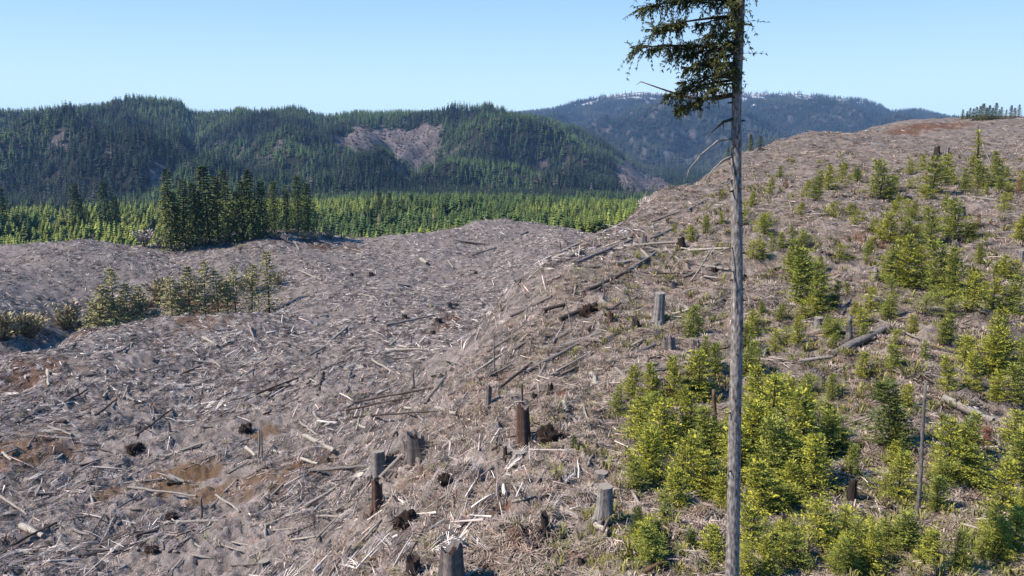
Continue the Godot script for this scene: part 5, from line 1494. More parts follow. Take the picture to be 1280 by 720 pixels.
	[-50.20, -97.83, -52.24, -103.23, 0.228, "pale", "thin bleached stick upright-looking, beyond the dark shallow brush heap"],
	[-17.34, -51.48, -19.16, -56.97, 0.151, "pale", "slender bleached stick upright-looking, right of the long bare slope pole"],
	[30.09, -61.35, 31.23, -64.01, 0.111, "white", "thin bright white stick upright-looking, beyond and right of the thick silver log"],
	[-61.07, -91.46, -60.17, -92.07, 0.127, "white", "thin bright white stick level, beyond the orange soil patch"],
	[-21.69, -54.55, -18.99, -51.99, 0.120, "pale", "thin bleached stick falling right, below the long bare slope pole"],
	[14.44, -30.07, 14.00, -31.05, 0.066, "grey", "thin grey pole falling right, left of the rust-brown shrub"],
	[-8.69, -82.32, -7.33, -78.20, 0.209, "grey", "thin grey pole rising right, below the small bowl stump"],
	[-8.23, -52.77, -8.37, -56.51, 0.115, "dark", "thin dark pole upright-looking, right of the crossed poles by the stump heap"],
	[3.47, -57.31, 3.56, -61.76, 0.110, "grey", "thin grey pole upright-looking, left of the white log with dark end"],
	[-30.12, -75.69, -30.56, -78.30, 0.117, "pale", "thin bleached stick rising right, right of the tan soil patch"],
	[-31.01, -131.68, -29.87, -140.17, 0.378, "pale", "slender bleached stick rising right, beyond and left of the thin dark pole pair"],
	[44.99, -101.59, 46.03, -106.08, 0.232, "pale", "thin bleached stick falling right, left of the grey upper stump"],
	[-22.52, -112.65, -20.89, -112.38, 0.254, "pale", "thin bleached stick rising right, beyond the thin dark pole pair"],
	[-16.20, -121.57, -17.69, -134.74, 0.278, "grey", "thin grey pole upright-looking, left of the small bowl stump"],
	[0.41, -51.10, -0.56, -53.13, 0.082, "pale", "thin bleached stick falling right, beyond and left of the broken red-brown snag"],
	[-45.21, -70.39, -43.48, -70.78, 0.197, "grey", "short grey pole level, beyond the white chopped log"],
	[-22.78, -105.96, -21.59, -112.76, 0.230, "white", "thin bright white stick rising right, beyond and left of the thin dark pole pair"],
	[24.96, -74.60, 25.84, -74.83, 0.189, "dark", "thin dark pole level, right of the grey trunk of the tall conifer"],
	[-38.76, -115.04, -38.09, -122.46, 0.193, "grey", "thin grey pole rising right, beyond the lone root ball on the slope"],
	[-60.50, -89.70, -63.20, -96.19, 0.133, "pale", "thin bleached stick rising right, beyond and left of the orange soil patch"],
	[1.94, -54.59, 1.91, -57.28, 0.147, "pale", "thin bleached stick upright-looking, beyond the broken red-brown snag"],
	[-19.89, -91.36, -22.31, -105.22, 0.253, "grey", "thin grey pole upright-looking, left of the thin dark pole pair"],
	[-15.44, -74.32, -16.74, -84.50, 0.144, "white", "thin bright white stick upright-looking, below and left of the thin dark pole pair"],
	[26.86, -58.37, 28.04, -59.61, 0.162, "dark", "short dark pole rising right, beyond the thick silver log"],
	[-24.24, -70.84, -21.97, -68.29, 0.107, "pale", "thin bleached stick level, below the upright pale stick pair"],
	[-58.94, -105.43, -57.36, -107.00, 0.292, "grey", "short grey pole level, below the bare purple shrub"],
	[56.02, -117.53, 66.30, -139.05, 0.280, "pale", "thin bleached stick upright-looking, below and left of the black skyline stump"],
	[-39.06, -83.60, -38.82, -84.92, 0.226, "pale", "short bleached stick rising right, below the thin grey stub"],
	[-56.63, -98.12, -58.48, -103.01, 0.162, "dark", "thin dark pole rising right, beyond and right of the orange soil patch"],
	[45.95, -108.51, 45.00, -109.17, 0.259, "dark", "thin dark pole falling right, left of the black skyline stump"],
	[-16.85, -72.03, -15.53, -73.29, 0.132, "grey", "thin grey pole rising right, right of the white stake log"],
	[-28.99, -53.63, -28.69, -54.21, 0.136, "white", "thin bright white stick rising right, right of the bowed pale pole"],
	[6.35, -44.67, 5.28, -44.30, 0.090, "dark", "thin dark pole level, below the white log with dark end"],
	[-10.34, -64.71, -10.03, -71.21, 0.147, "dark", "thin dark pole rising right, beyond and left of the big dark splintered stump"],
	[-33.50, -62.39, -33.63, -63.98, 0.135, "grey", "thin grey pole rising right, right of the bowed pale pole"],
	[8.35, -61.58, 8.73, -62.09, 0.087, "grey", "thin grey pole rising right, below and right of the dark root ball on the spur"],
	[-46.58, -81.96, -46.00, -82.81, 0.153, "pale", "thin bleached stick level, left of the dark shallow brush heap"],
	[-34.20, -52.75, -34.60, -54.35, 0.083, "grey", "thin grey pole rising right, below and left of the bowed pale pole"],
	[10.79, -45.85, 10.18, -46.20, 0.094, "grey", "thin grey pole falling right, left of the burnt post"],
	[-36.57, -119.16, -32.96, -113.36, 0.227, "grey", "thin grey pole falling right, beyond the lone root ball on the slope"],
	[-60.19, -117.00, -60.64, -122.34, 0.264, "grey", "thin grey pole rising right, right of the bare purple shrub"],
	[16.86, -35.47, 16.51, -35.56, 0.091, "pale", "thin bleached stick falling right, below and left of the leaning bare pole"],
	[-10.03, -56.18, -10.02, -61.93, 0.133, "pale", "thin bleached stick rising right, right beside the crossed poles by the stump heap"],
	[-42.91, -70.58, -40.30, -69.87, 0.101, "pale", "thin bleached stick level, beyond and right of the white chopped log"],
	[29.48, -65.12, 29.82, -67.71, 0.101, "pale", "thin bleached stick falling right, beyond and right of the low grey block stump"],
	[-54.41, -115.54, -53.57, -116.57, 0.250, "grey", "thin grey pole level, beyond the thin grey stub"],
	[-40.74, -135.59, -40.22, -138.75, 0.212, "dark", "thin dark pole rising right, below the lone thin gully conifer"],
	[18.98, -71.44, 19.52, -75.65, 0.154, "grey", "thin grey pole level, left of the grey trunk of the tall conifer"],
	[-42.28, -95.94, -43.49, -102.61, 0.244, "pale", "thin bleached stick rising right, beyond and right of the thin grey stub"],
	[-37.73, -73.11, -38.46, -78.21, 0.122, "pale", "thin bleached stick rising right, below the dark shallow brush heap"],
	[42.13, -84.23, 44.73, -87.67, 0.170, "pale", "thin bleached stick rising right, left of the grey upper stump"],
	[-24.92, -109.21, -24.19, -111.09, 0.171, "pale", "thin bleached stick level, beyond and left of the thin dark pole pair"],
	[-21.39, -98.90, -21.12, -101.89, 0.272, "grey", "short grey pole rising right, beyond and left of the thin dark pole pair"],
	[7.50, -73.49, 8.81, -76.10, 0.139, "grey", "thin grey pole rising right, beyond the dark root ball on the spur"],
	[-27.44, -60.34, -27.46, -64.23, 0.094, "pale", "thin bleached stick rising right, below and left of the leaning grey post"],
	[-49.65, -118.94, -45.92, -118.78, 0.248, "pale", "thin bleached stick level, beyond the thin grey stub"],
	[1.90, -65.54, 1.32, -67.58, 0.180, "dark", "short dark pole falling right, left of the dark root ball on the spur"],
	[-29.70, -81.38, -28.95, -82.82, 0.198, "pale", "thin bleached stick rising right, left of the upright pale stick pair"],
	[-23.85, -69.54, -23.31, -70.92, 0.139, "dark", "thin dark pole rising right, below the upright pale stick pair"],
	[15.03, -47.91, 15.90, -50.29, 0.109, "grey", "thin grey pole upright-looking, right of the burnt post"],
	[-38.06, -123.35, -39.24, -138.84, 0.182, "white", "thin bright white stick rising right, below the lone thin gully conifer"],
	[-53.18, -98.39, -53.66, -100.79, 0.251, "white", "thin bright white stick rising right, beyond the dark shallow brush heap"],
	[13.70, -36.94, 14.83, -38.36, 0.068, "grey", "thin grey pole rising right, right of the grey trunk of the tall conifer"],
	[-35.66, -54.34, -35.67, -57.08, 0.159, "white", "slender bright white stick rising right, left of the bowed pale pole"],
	[-27.64, -102.46, -26.99, -106.19, 0.280, "grey", "short grey pole rising right, left of the thin dark pole pair"],
	[26.28, -61.58, 28.28, -64.68, 0.166, "grey", "short grey pole rising right, right of the low grey block stump"],
	[-15.51, -77.32, -14.83, -79.53, 0.139, "white", "thin bright white stick rising right, below and left of the thin dark pole pair"],
	[-37.21, -56.90, -36.65, -57.19, 0.118, "grey", "thin grey pole rising right, below the white chopped log"],
	[13.25, -35.09, 13.11, -36.07, 0.073, "white", "thin bright white stick falling right, right of the grey trunk of the tall conifer"],
	[-29.45, -102.12, -26.18, -102.05, 0.190, "pale", "thin bleached stick rising right, beyond and right of the lone root ball on the slope"],
	[16.38, -65.05, 18.09, -66.49, 0.120, "pale", "thin bleached stick rising right, right of the tall square stump"],
	[-52.19, -80.62, -52.81, -83.00, 0.218, "grey", "thin grey pole rising right, right beside the orange soil patch"],
	[-25.30, -56.77, -22.29, -53.50, 0.130, "pale", "thin bleached stick falling right, below and left of the long bare slope pole"],
	[64.80, -121.50, 65.97, -124.81, 0.220, "dark", "thin dark pole falling right, beyond and left of the grey upper stump"],
	[-32.09, -118.43, -30.82, -126.57, 0.311, "grey", "thin grey pole rising right, beyond and left of the thin dark pole pair"],
	[-4.11, -48.14, -2.77, -45.65, 0.127, "pale", "short bleached stick falling right, right of the big dark splintered stump"],
	[17.15, -88.49, 15.99, -93.07, 0.220, "grey", "thin grey pole falling right, left of the dark rotten stump end"],
	[-32.30, -76.53, -30.81, -77.65, 0.151, "grey", "thin grey pole rising right, right of the tan soil patch"],
	[-60.84, -88.68, -60.65, -90.62, 0.223, "pale", "thin bleached stick rising right, below the brown earth bank"],
	[2.07, -57.63, 2.84, -62.04, 0.162, "pale", "short bleached stick rising right, left of the white log with dark end"],
	[-35.67, -58.68, -35.20, -59.21, 0.094, "pale", "thin bleached stick level, right beside the bowed pale pole"],
	[-28.65, -60.34, -26.09, -57.89, 0.088, "pale", "thin bleached stick level, below and left of the leaning grey post"],
	[41.37, -63.79, 41.32, -64.43, 0.175, "white", "short bright white stick falling right, below and right of the grey upper stump"],
	[-19.75, -51.25, -17.21, -49.20, 0.079, "dark", "thin dark pole level, below the long bare slope pole"],
	[-67.85, -113.56, -67.83, -119.53, 0.182, "pale", "thin bleached stick rising right, below the bare purple shrub"],
	[-0.74, -52.81, -2.21, -55.12, 0.080, "grey", "thin grey pole level, right of the big dark splintered stump"],
	[-34.62, -60.54, -35.64, -64.72, 0.146, "grey", "thin grey pole rising right, beyond and right of the bowed pale pole"],
	[-48.45, -134.78, -47.48, -137.00, 0.337, "white", "thin bright white stick rising right, below and right of the second gully tree row"],
	[12.38, -45.15, 12.71, -48.24, 0.067, "pale", "thin bleached stick falling right, right beside the burnt post"],
	[-26.33, -64.37, -26.76, -68.14, 0.183, "pale", "short bleached stick rising right, right of the leaning grey post"],
	[-7.39, -85.01, -3.98, -68.41, 0.152, "pale", "thin bleached stick falling right, below and right of the small bowl stump"],
	[44.07, -68.13, 45.60, -70.32, 0.139, "dark", "thin dark pole upright-looking, below and right of the grey upper stump"],
	[-50.46, -72.75, -50.09, -73.43, 0.178, "pale", "thin bleached stick rising right, below and left of the orange soil patch"],
	[-4.68, -35.08, -3.59, -33.33, 0.056, "grey", "thin grey pole falling right, left of the hollow-topped grey stump at the bottom edge"],
	[1.00, -70.67, 0.84, -75.71, 0.185, "pale", "thin bleached stick falling right, left of the dark root ball on the spur"],
	[-33.63, -65.12, -32.69, -65.15, 0.143, "grey", "thin grey pole level, left of the leaning grey post"],
	[-29.58, -97.71, -30.21, -102.21, 0.196, "dark", "thin dark pole rising right, beyond the upright pale stick pair"],
	[41.58, -65.87, 42.56, -67.83, 0.142, "grey", "thin grey pole upright-looking, below the black skyline stump"],
	[-43.86, -104.49, -44.34, -108.28, 0.179, "grey", "thin grey pole rising right, beyond and right of the thin grey stub"],
	[-24.91, -69.91, -22.37, -68.53, 0.103, "white", "thin bright white stick rising right, below the upright pale stick pair"],
	[6.14, -43.25, 5.05, -43.13, 0.096, "pale", "thin bleached stick falling right, beyond the flat-topped silver stump"],
	[-26.54, -68.37, -26.20, -70.58, 0.172, "white", "thin bright white stick rising right, beyond and right of the leaning grey post"],
	[-53.64, -110.41, -52.07, -115.07, 0.167, "pale", "thin bleached stick rising right, beyond the dark shallow brush heap"],
	[-0.26, -208.75, -0.97, -220.91, 0.445, "white", "thin bright white stick falling right, left of the long ridge log"],
	[-39.52, -91.47, -38.09, -90.33, 0.202, "white", "thin bright white stick rising right, right of the thin grey stub"],
	[-47.35, -127.85, -47.22, -131.50, 0.241, "grey", "thin grey pole rising right, below the second gully tree row"],
	[14.95, -65.69, 14.47, -67.79, 0.104, "pale", "thin bleached stick falling right, beyond the round-topped stump heap"],
	[-32.54, -61.61, -31.15, -62.20, 0.111, "dark", "thin dark pole level, left of the leaning grey post"],
	[-15.08, -49.83, -12.97, -48.40, 0.133, "white", "thin bright white stick level, left of the curved white branch"],
	[-0.43, -36.31, -0.45, -39.96, 0.056, "white", "thin bright white stick upright-looking, below the broken red-brown snag"],
	[-36.56, -88.40, -34.00, -87.58, 0.192, "grey", "thin grey pole level, left of the lone root ball on the slope"],
	[-26.01, -119.77, -24.82, -120.66, 0.244, "grey", "thin grey pole rising right, left of the small bowl stump"],
	[16.63, -48.54, 15.78, -49.26, 0.087, "pale", "thin bleached stick level, right of the burnt post"],
	[-15.81, -88.24, -13.94, -91.50, 0.192, "pale", "thin bleached stick rising right, right beside the thin dark pole pair"],
	[-42.28, -115.49, -41.61, -118.33, 0.205, "white", "thin bright white stick rising right, beyond the lone root ball on the slope"],
	[11.71, -45.44, 12.01, -44.90, 0.095, "grey", "thin grey pole rising right, below the burnt post"],
	[-18.20, -50.62, -17.37, -51.27, 0.117, "white", "thin bright white stick rising right, below and right of the long bare slope pole"],
	[-17.25, -51.33, -16.14, -51.46, 0.125, "pale", "thin bleached stick rising right, right of the long bare slope pole"],
	[24.00, -70.99, 25.19, -72.58, 0.116, "pale", "thin bleached stick rising right, beyond and left of the low grey block stump"],
	[-25.36, -54.81, -24.68, -56.54, 0.161, "pale", "short bleached stick rising right, below the leaning grey post"],
	[-24.08, -114.18, -24.56, -119.87, 0.308, "dark", "short dark pole rising right, beyond and left of the thin dark pole pair"],
	[34.24, -52.91, 34.37, -54.05, 0.093, "pale", "thin bleached stick falling right, beyond the pale split slab"],
	[-3.83, -35.21, -3.17, -35.23, 0.104, "pale", "short bleached stick rising right, below and right of the dark root heap"],
	[-61.11, -95.46, -61.31, -97.50, 0.267, "grey", "short grey pole rising right, below the brown earth bank"],
	[18.76, -78.44, 19.79, -77.41, 0.137, "pale", "thin bleached stick level, below and right of the dark rotten stump end"],
	[-19.45, -86.33, -17.78, -86.25, 0.141, "grey", "thin grey pole rising right, beyond and right of the white stake log"],
	[-48.47, -79.10, -48.71, -80.98, 0.230, "white", "short bright white stick rising right, right of the orange soil patch"]]
var sapling_list := [
	[6.66, -48.27, 1.95, "green", "small fresh green sapling right of the white log with dark end"],
	[7.94, -50.04, 2.47, "yellow", "middling yellow-green sapling right of the white log with dark end"],
	[9.15, -49.42, 2.77, "yellow", "middling yellow-green sapling below the round-topped stump heap"],
	[10.47, -49.04, 3.02, "yellow", "middling yellow-green sapling beyond and left of the burnt post"],
	[12.03, -49.05, 3.19, "yellow", "middling yellow-green sapling beyond the burnt post"],
	[13.80, -51.67, 2.42, "green", "middling fresh green sapling right of the round-topped stump heap"],
	[7.64, -44.73, 2.63, "yellow", "middling yellow-green sapling below and right of the white log with dark end"],
	[8.65, -42.55, 3.09, "yellow", "tall yellow-green sapling left of the burnt post"],
	[10.31, -43.41, 3.54, "yellow", "tall yellow-green sapling below and left of the burnt post"],
	[10.55, -40.01, 2.82, "green", "tall fresh green sapling below the burnt post"],
	[7.23, -39.03, 3.12, "yellow", "tall yellow-green sapling beyond and right of the flat-topped silver stump"],
	[8.59, -37.89, 3.12, "yellow", "tall yellow-green sapling left of the grey trunk of the tall conifer"],
	[9.76, -37.28, 2.65, "yellow", "tall yellow-green sapling below the burnt post"],
	[6.27, -37.45, 2.06, "green", "middling fresh green sapling beyond and right of the flat-topped silver stump"],
	[7.89, -35.26, 2.23, "yellow", "middling yellow-green sapling right of the flat-topped silver stump"],
	[5.28, -31.41, 1.53, "deep", "middling dark green sapling beyond the barkless white log"],
	[6.08, -30.90, 1.07, "deep", "small dark green sapling right of the barkless white log"],
	[7.31, -30.06, 1.05, "deep", "small dark green sapling left of the grey trunk of the tall conifer"],
	[8.05, -29.58, 1.58, "yellow", "middling yellow-green sapling left of the grey trunk of the tall conifer"],
	[15.95, -51.95, 2.55, "green", "middling fresh green sapling beyond and right of the burnt post"],
	[14.53, -44.72, 3.12, "yellow", "tall yellow-green sapling right of the burnt post"],
	[14.38, -41.35, 3.55, "yellow", "tall yellow-green sapling right of the grey trunk of the tall conifer"],
	[16.31, -44.15, 2.48, "yellow", "middling yellow-green sapling right of the burnt post"],
	[15.03, -38.74, 3.61, "yellow", "tall yellow-green sapling left of the dark bushy fir"],
	[12.74, -39.60, 3.24, "yellow", "tall yellow-green sapling below and right of the burnt post"],
	[13.35, -37.31, 3.50, "green", "tall fresh green sapling below and right of the burnt post"],
	[11.69, -37.90, 3.03, "yellow", "tall yellow-green sapling right of the grey trunk of the tall conifer, below the burnt post"],
	[14.49, -35.69, 2.94, "yellow", "tall yellow-green sapling below and left of the dark bushy fir"],
	[16.85, -39.31, 2.59, "green", "middling fresh green sapling left of the dark bushy fir"],
	[17.40, -41.25, 1.68, "deep", "small dark green sapling left of the dark bushy fir"],
	[11.74, -34.65, 2.87, "yellow", "tall yellow-green sapling right of the barkless white log"],
	[13.51, -35.61, 2.29, "yellow", "middling yellow-green sapling right of the grey trunk of the tall conifer"],
	[19.79, -38.92, 3.35, "deep", "tall dark green sapling right beside the dark bushy fir"],
	[12.78, -30.51, 2.48, "yellow", "tall yellow-green sapling below and left of the leaning bare pole"],
	[14.29, -29.07, 2.38, "yellow", "tall yellow-green sapling left of the rust-brown shrub"],
	[9.79, -29.78, 2.08, "yellow", "middling yellow-green sapling right of the barkless white log"],
	[10.00, -28.38, 1.66, "yellow", "middling yellow-green sapling right of the grey trunk of the tall conifer, below the burnt post"],
	[11.24, -29.01, 2.03, "green", "middling fresh green sapling right of the grey trunk of the tall conifer"],
	[8.96, -27.99, 1.64, "yellow", "middling yellow-green sapling right of the barkless white log, right of the flat-topped silver stump"],
	[17.92, -34.35, 2.36, "yellow", "middling yellow-green sapling below and left of the leaning bare pole"],
	[16.11, -29.86, 2.08, "green", "middling fresh green sapling left of the rust-brown shrub"],
	[20.79, -35.60, 3.25, "yellow", "tall yellow-green sapling right of the leaning bare pole"],
	[22.48, -37.31, 2.54, "green", "middling fresh green sapling left of the rusty dead sapling"],
	[21.88, -35.19, 2.01, "green", "middling fresh green sapling left of the bright-topped stump"],
	[21.91, -33.07, 2.66, "yellow", "tall yellow-green sapling below the bright-topped stump"],
	[19.09, -29.27, 2.04, "green", "middling fresh green sapling right of the rust-brown shrub"],
	[19.50, -28.42, 1.98, "yellow", "middling yellow-green sapling right of the rust-brown shrub"],
	[16.74, -27.17, 1.58, "green", "middling fresh green sapling right beside the rust-brown shrub"],
	[16.14, -28.26, 1.45, "yellow", "middling yellow-green sapling left of the rust-brown shrub"],
	[24.74, -35.97, 2.88, "green", "tall fresh green sapling right of the bright-topped stump"],
	[26.09, -38.96, 2.21, "yellow", "middling yellow-green sapling right of the rusty dead sapling"],
	[28.53, -44.50, 2.00, "yellow", "middling yellow-green sapling beyond and right of the pale split slab"],
	[27.72, -45.58, 2.55, "yellow", "middling yellow-green sapling beyond the pale split slab"],
	[31.26, -49.37, 3.30, "yellow", "middling yellow-green sapling beyond the rusty dead sapling"],
	[29.70, -44.43, 2.29, "green", "middling fresh green sapling right of the pale split slab"],
	[26.01, -45.11, 2.32, "yellow", "middling yellow-green sapling beyond and right of the dark bushy fir"],
	[26.35, -71.50, 3.90, "green", "middling fresh green sapling beyond the low grey block stump"],
	[24.38, -65.11, 4.57, "green", "tall fresh green sapling beyond the low grey block stump"],
	[24.93, -62.67, 3.85, "green", "middling fresh green sapling beyond and left of the thick silver log"],
	[26.28, -63.12, 2.36, "deep", "small dark green sapling beyond the low grey block stump"],
	[32.79, -67.48, 3.68, "green", "middling fresh green sapling below and left of the grey upper stump"],
	[33.47, -66.00, 4.33, "yellow", "middling yellow-green sapling below and left of the grey upper stump"],
	[35.78, -67.94, 2.96, "yellow", "middling yellow-green sapling beyond and right of the thick silver log"],
	[35.48, -64.60, 4.52, "green", "tall fresh green sapling below the grey upper stump"],
	[35.87, -62.90, 4.13, "green", "middling fresh green sapling below the grey upper stump"],
	[38.39, -74.00, 2.73, "deep", "small dark green sapling below and left of the grey upper stump"],
	[42.67, -79.98, 4.33, "green", "middling fresh green sapling below the black skyline stump"],
	[46.08, -81.82, 4.42, "green", "middling fresh green sapling below the tall thin sapling"],
	[40.02, -83.10, 3.06, "yellow", "small yellow-green sapling left of the grey upper stump"],
	[36.05, -57.79, 2.54, "yellow", "middling yellow-green sapling below the grey upper stump"],
	[34.01, -57.01, 2.88, "yellow", "middling yellow-green sapling right of the thick silver log"],
	[36.98, -57.34, 2.90, "green", "middling fresh green sapling beyond the pale split slab"],
	[32.53, -51.30, 3.07, "yellow", "middling yellow-green sapling beyond the pale split slab, beyond the rusty dead sapling"],
	[30.10, -53.27, 1.77, "green", "small fresh green sapling right of the thick silver log"],
	[29.08, -55.63, 1.35, "yellow", "tiny yellow-green sapling right of the thick silver log"],
	[29.14, -60.26, 1.33, "green", "tiny fresh green sapling beyond and right of the thick silver log"],
	[23.39, -56.66, 1.75, "green", "small fresh green sapling right beside the low grey block stump"],
	[50.68, -78.09, 2.87, "yellow", "small yellow-green sapling right of the grey upper stump"],
	[40.51, -105.45, 3.84, "green", "small fresh green sapling left of the black skyline stump"],
	[48.40, -121.18, 3.89, "yellow", "small yellow-green sapling left of the black skyline stump"],
	[52.63, -126.80, 3.52, "yellow", "small yellow-green sapling left of the tall thin sapling"],
	[58.12, -133.58, 2.85, "green", "tiny fresh green sapling left of the black skyline stump"],
	[41.16, -110.69, 2.61, "yellow", "tiny yellow-green sapling left of the black skyline stump"],
	[51.11, -109.97, 5.18, "green", "middling fresh green sapling left of the black skyline stump"],
	[54.72, -113.83, 2.92, "green", "small fresh green sapling below and left of the black skyline stump"],
	[68.53, -137.44, 2.64, "yellow", "tiny yellow-green sapling below and left of the black skyline stump"],
	[73.85, -143.58, 3.06, "yellow", "tiny yellow-green sapling left of the tall thin sapling"],
	[60.91, -114.70, 5.40, "green", "middling fresh green sapling beyond and left of the grey upper stump"],
	[68.31, -125.14, 4.54, "yellow", "small yellow-green sapling below the black skyline stump"],
	[65.77, -115.11, 3.70, "green", "small fresh green sapling beyond the grey upper stump"],
	[77.65, -134.09, 3.14, "yellow", "tiny yellow-green sapling below the tall thin sapling"],
	[70.60, -119.44, 4.34, "green", "small fresh green sapling beyond and right of the grey upper stump"],
	[73.66, -120.61, 5.15, "green", "middling fresh green sapling beyond and right of the grey upper stump"],
	[73.15, -113.97, 3.17, "yellow", "small yellow-green sapling below and right of the tall thin sapling"],
	[40.73, -125.27, 2.68, "yellow", "tiny yellow-green sapling right of the grey trunk of the tall conifer"],
	[51.58, -153.04, 2.28, "green", "tiny fresh green sapling right of the grey trunk of the tall conifer"],
	[33.13, -109.07, 2.11, "yellow", "tiny yellow-green sapling right of the dark rotten stump end"],
	[20.98, -91.40, 1.98, "yellow", "tiny yellow-green sapling right beside the dark rotten stump end"],
	[23.88, -96.87, 2.30, "green", "tiny fresh green sapling beyond and right of the dark rotten stump end"],
	[26.88, -100.91, 1.74, "yellow", "tiny yellow-green sapling left of the grey trunk of the tall conifer"],
	[20.63, -100.27, 1.30, "yellow", "tiny yellow-green sapling beyond and left of the dark rotten stump end"],
	[28.37, -88.15, 1.90, "green", "tiny fresh green sapling right of the dark rotten stump end"],
	[29.06, -81.38, 1.76, "green", "tiny fresh green sapling beyond the low grey block stump"],
	[26.59, -75.17, 1.31, "yellow", "tiny yellow-green sapling beyond the low grey block stump"],
	[14.59, -61.65, 2.72, "green", "middling fresh green sapling beyond and right of the round-topped stump heap"],
	[13.12, -52.13, 1.97, "green", "small fresh green sapling right of the round-topped stump heap"],
	[29.00, -48.90, 2.18, "yellow", "middling yellow-green sapling beyond the pale split slab, beyond and right of the dark bushy fir"],
	[15.46, -30.15, 1.40, "green", "middling fresh green sapling below the leaning bare pole"],
	[19.03, -33.08, 1.75, "green", "middling fresh green sapling beyond the rust-brown shrub"],
	[18.18, -28.31, 1.32, "green", "middling fresh green sapling below the bright-topped stump"],
	[21.49, -31.07, 1.87, "yellow", "middling yellow-green sapling below the bright-topped stump"],
	[32.56, -48.37, 2.70, "green", "middling fresh green sapling beyond and right of the pale split slab"],
	[20.06, -47.43, 1.81, "green", "small fresh green sapling below the thick silver log"],
	[17.38, -44.27, 1.99, "yellow", "middling yellow-green sapling left of the dark bushy fir"],
	[16.72, -36.53, 1.92, "green", "middling fresh green sapling left of the leaning bare pole"],
	[12.73, -28.53, 1.67, "green", "middling fresh green sapling below and left of the leaning bare pole"],
	[10.31, -35.86, 2.06, "yellow", "middling yellow-green sapling below the burnt post"],
	[12.12, -41.21, 2.43, "yellow", "middling yellow-green sapling below and right of the burnt post"],
	[13.17, -41.89, 2.18, "green", "middling fresh green sapling right of the burnt post"],
	[3.62, -43.31, 1.08, "deep", "tiny dark green sapling right of the broken red-brown snag"],
	[42.74, -71.24, 2.01, "green", "small fresh green sapling below the grey upper stump"],
	[42.19, -66.66, 2.18, "yellow", "small yellow-green sapling below and right of the grey upper stump"],
	[35.47, -77.87, 1.86, "green", "tiny fresh green sapling left of the grey upper stump"],
	[41.22, -96.28, 1.66, "yellow", "tiny yellow-green sapling left of the grey upper stump"],
	[45.63, -89.87, 2.13, "green", "tiny fresh green sapling below the black skyline stump"],
	[48.96, -100.68, 1.95, "yellow", "tiny yellow-green sapling below and left of the tall thin sapling"],
	[39.22, -85.61, 1.48, "yellow", "tiny yellow-green sapling left of the grey upper stump, beyond the low grey block stump"],
	[54.35, -99.34, 2.13, "green", "tiny fresh green sapling beyond and left of the grey upper stump"],
	[58.07, -93.15, 2.40, "yellow", "small yellow-green sapling below the tall thin sapling"],
	[47.88, -81.64, 1.94, "yellow", "tiny yellow-green sapling below and right of the grey upper stump"],
	[41.72, -83.49, 2.35, "green", "small fresh green sapling left of the grey upper stump"],
	[25.00, -63.29, 1.27, "thin", "tiny thin sparse sapling beyond the low grey block stump"],
	[69.87, -117.52, 1.81, "green", "tiny fresh green sapling beyond and right of the grey upper stump"],
	[19.35, -28.86, 1.14, "bush", "small bushy wide sapling right of the rust-brown shrub"],
	[28.56, -44.90, 1.44, "thin", "small thin sparse sapling beyond and right of the pale split slab"],
	[44.96, -80.63, 1.94, "yellow", "small yellow-green sapling below the grey upper stump"],
	[10.96, -48.49, 1.29, "green", "small fresh green sapling left of the burnt post"],
	[31.91, -50.84, 1.62, "bush", "small bushy wide sapling beyond the pale split slab"],
	[23.29, -62.17, 1.82, "bush", "small bushy wide sapling left of the low grey block stump"],
	[46.78, -93.15, 2.06, "bush", "tiny bushy wide sapling left of the grey upper stump"],
	[79.10, -127.19, 1.83, "green", "tiny fresh green sapling below and right of the tall thin sapling"],
	[22.52, -37.00, 1.59, "bush", "middling bushy wide sapling left of the rusty dead sapling"],
	[10.17, -43.63, 2.21, "bush", "middling bushy wide sapling below and left of the burnt post"],
	[25.18, -54.93, 1.50, "green", "small fresh green sapling right beside the thick silver log"],
	[31.11, -58.12, 1.63, "bush", "small bushy wide sapling right of the thick silver log"],
	[30.34, -80.94, 1.55, "bush", "tiny bushy wide sapling beyond the low grey block stump"],
	[37.40, -66.11, 1.34, "green", "tiny fresh green sapling below the grey upper stump"],
	[20.06, -34.84, 1.72, "bush", "middling bushy wide sapling below and right of the leaning bare pole"],
	[52.76, -111.22, 2.00, "green", "tiny fresh green sapling below and left of the black skyline stump"],
	[12.98, -35.37, 1.80, "bush", "middling bushy wide sapling right of the grey trunk of the tall conifer"],
	[6.89, -38.23, 1.43, "yellow", "small yellow-green sapling beyond and right of the flat-topped silver stump"],
	[41.88, -96.37, 1.21, "green", "tiny fresh green sapling left of the grey upper stump, beyond the low grey block stump"],
	[35.55, -97.16, 1.73, "yellow", "tiny yellow-green sapling right of the dark rotten stump end, beyond the low grey block stump"],
	[47.51, -81.62, 1.56, "green", "tiny fresh green sapling below the tall thin sapling"],
	[27.40, -61.79, 1.30, "yellow", "tiny yellow-green sapling right of the low grey block stump"],
	[33.91, -74.57, 1.17, "thin", "tiny thin sparse sapling beyond and right of the low grey block stump"],
	[5.65, -29.55, 1.90, "green", "middling fresh green sapling right of the barkless white log"],
	[16.51, -51.07, 1.95, "thin", "small thin sparse sapling beyond and right of the burnt post"],
	[6.62, -32.18, 1.74, "thin", "middling thin sparse sapling beyond and right of the barkless white log"],
	[28.38, -61.13, 1.97, "bush", "small bushy wide sapling beyond the thick silver log"],
	[11.12, -30.06, 1.51, "bush", "middling bushy wide sapling right of the barkless white log"],
	[9.27, -49.44, 1.85, "thin", "small thin sparse sapling right of the white log with dark end"],
	[7.64, -40.33, 1.23, "bush", "small bushy wide sapling beyond and right of the flat-topped silver stump"],
	[19.67, -57.07, 1.74, "bush", "small bushy wide sapling left of the thick silver log"],
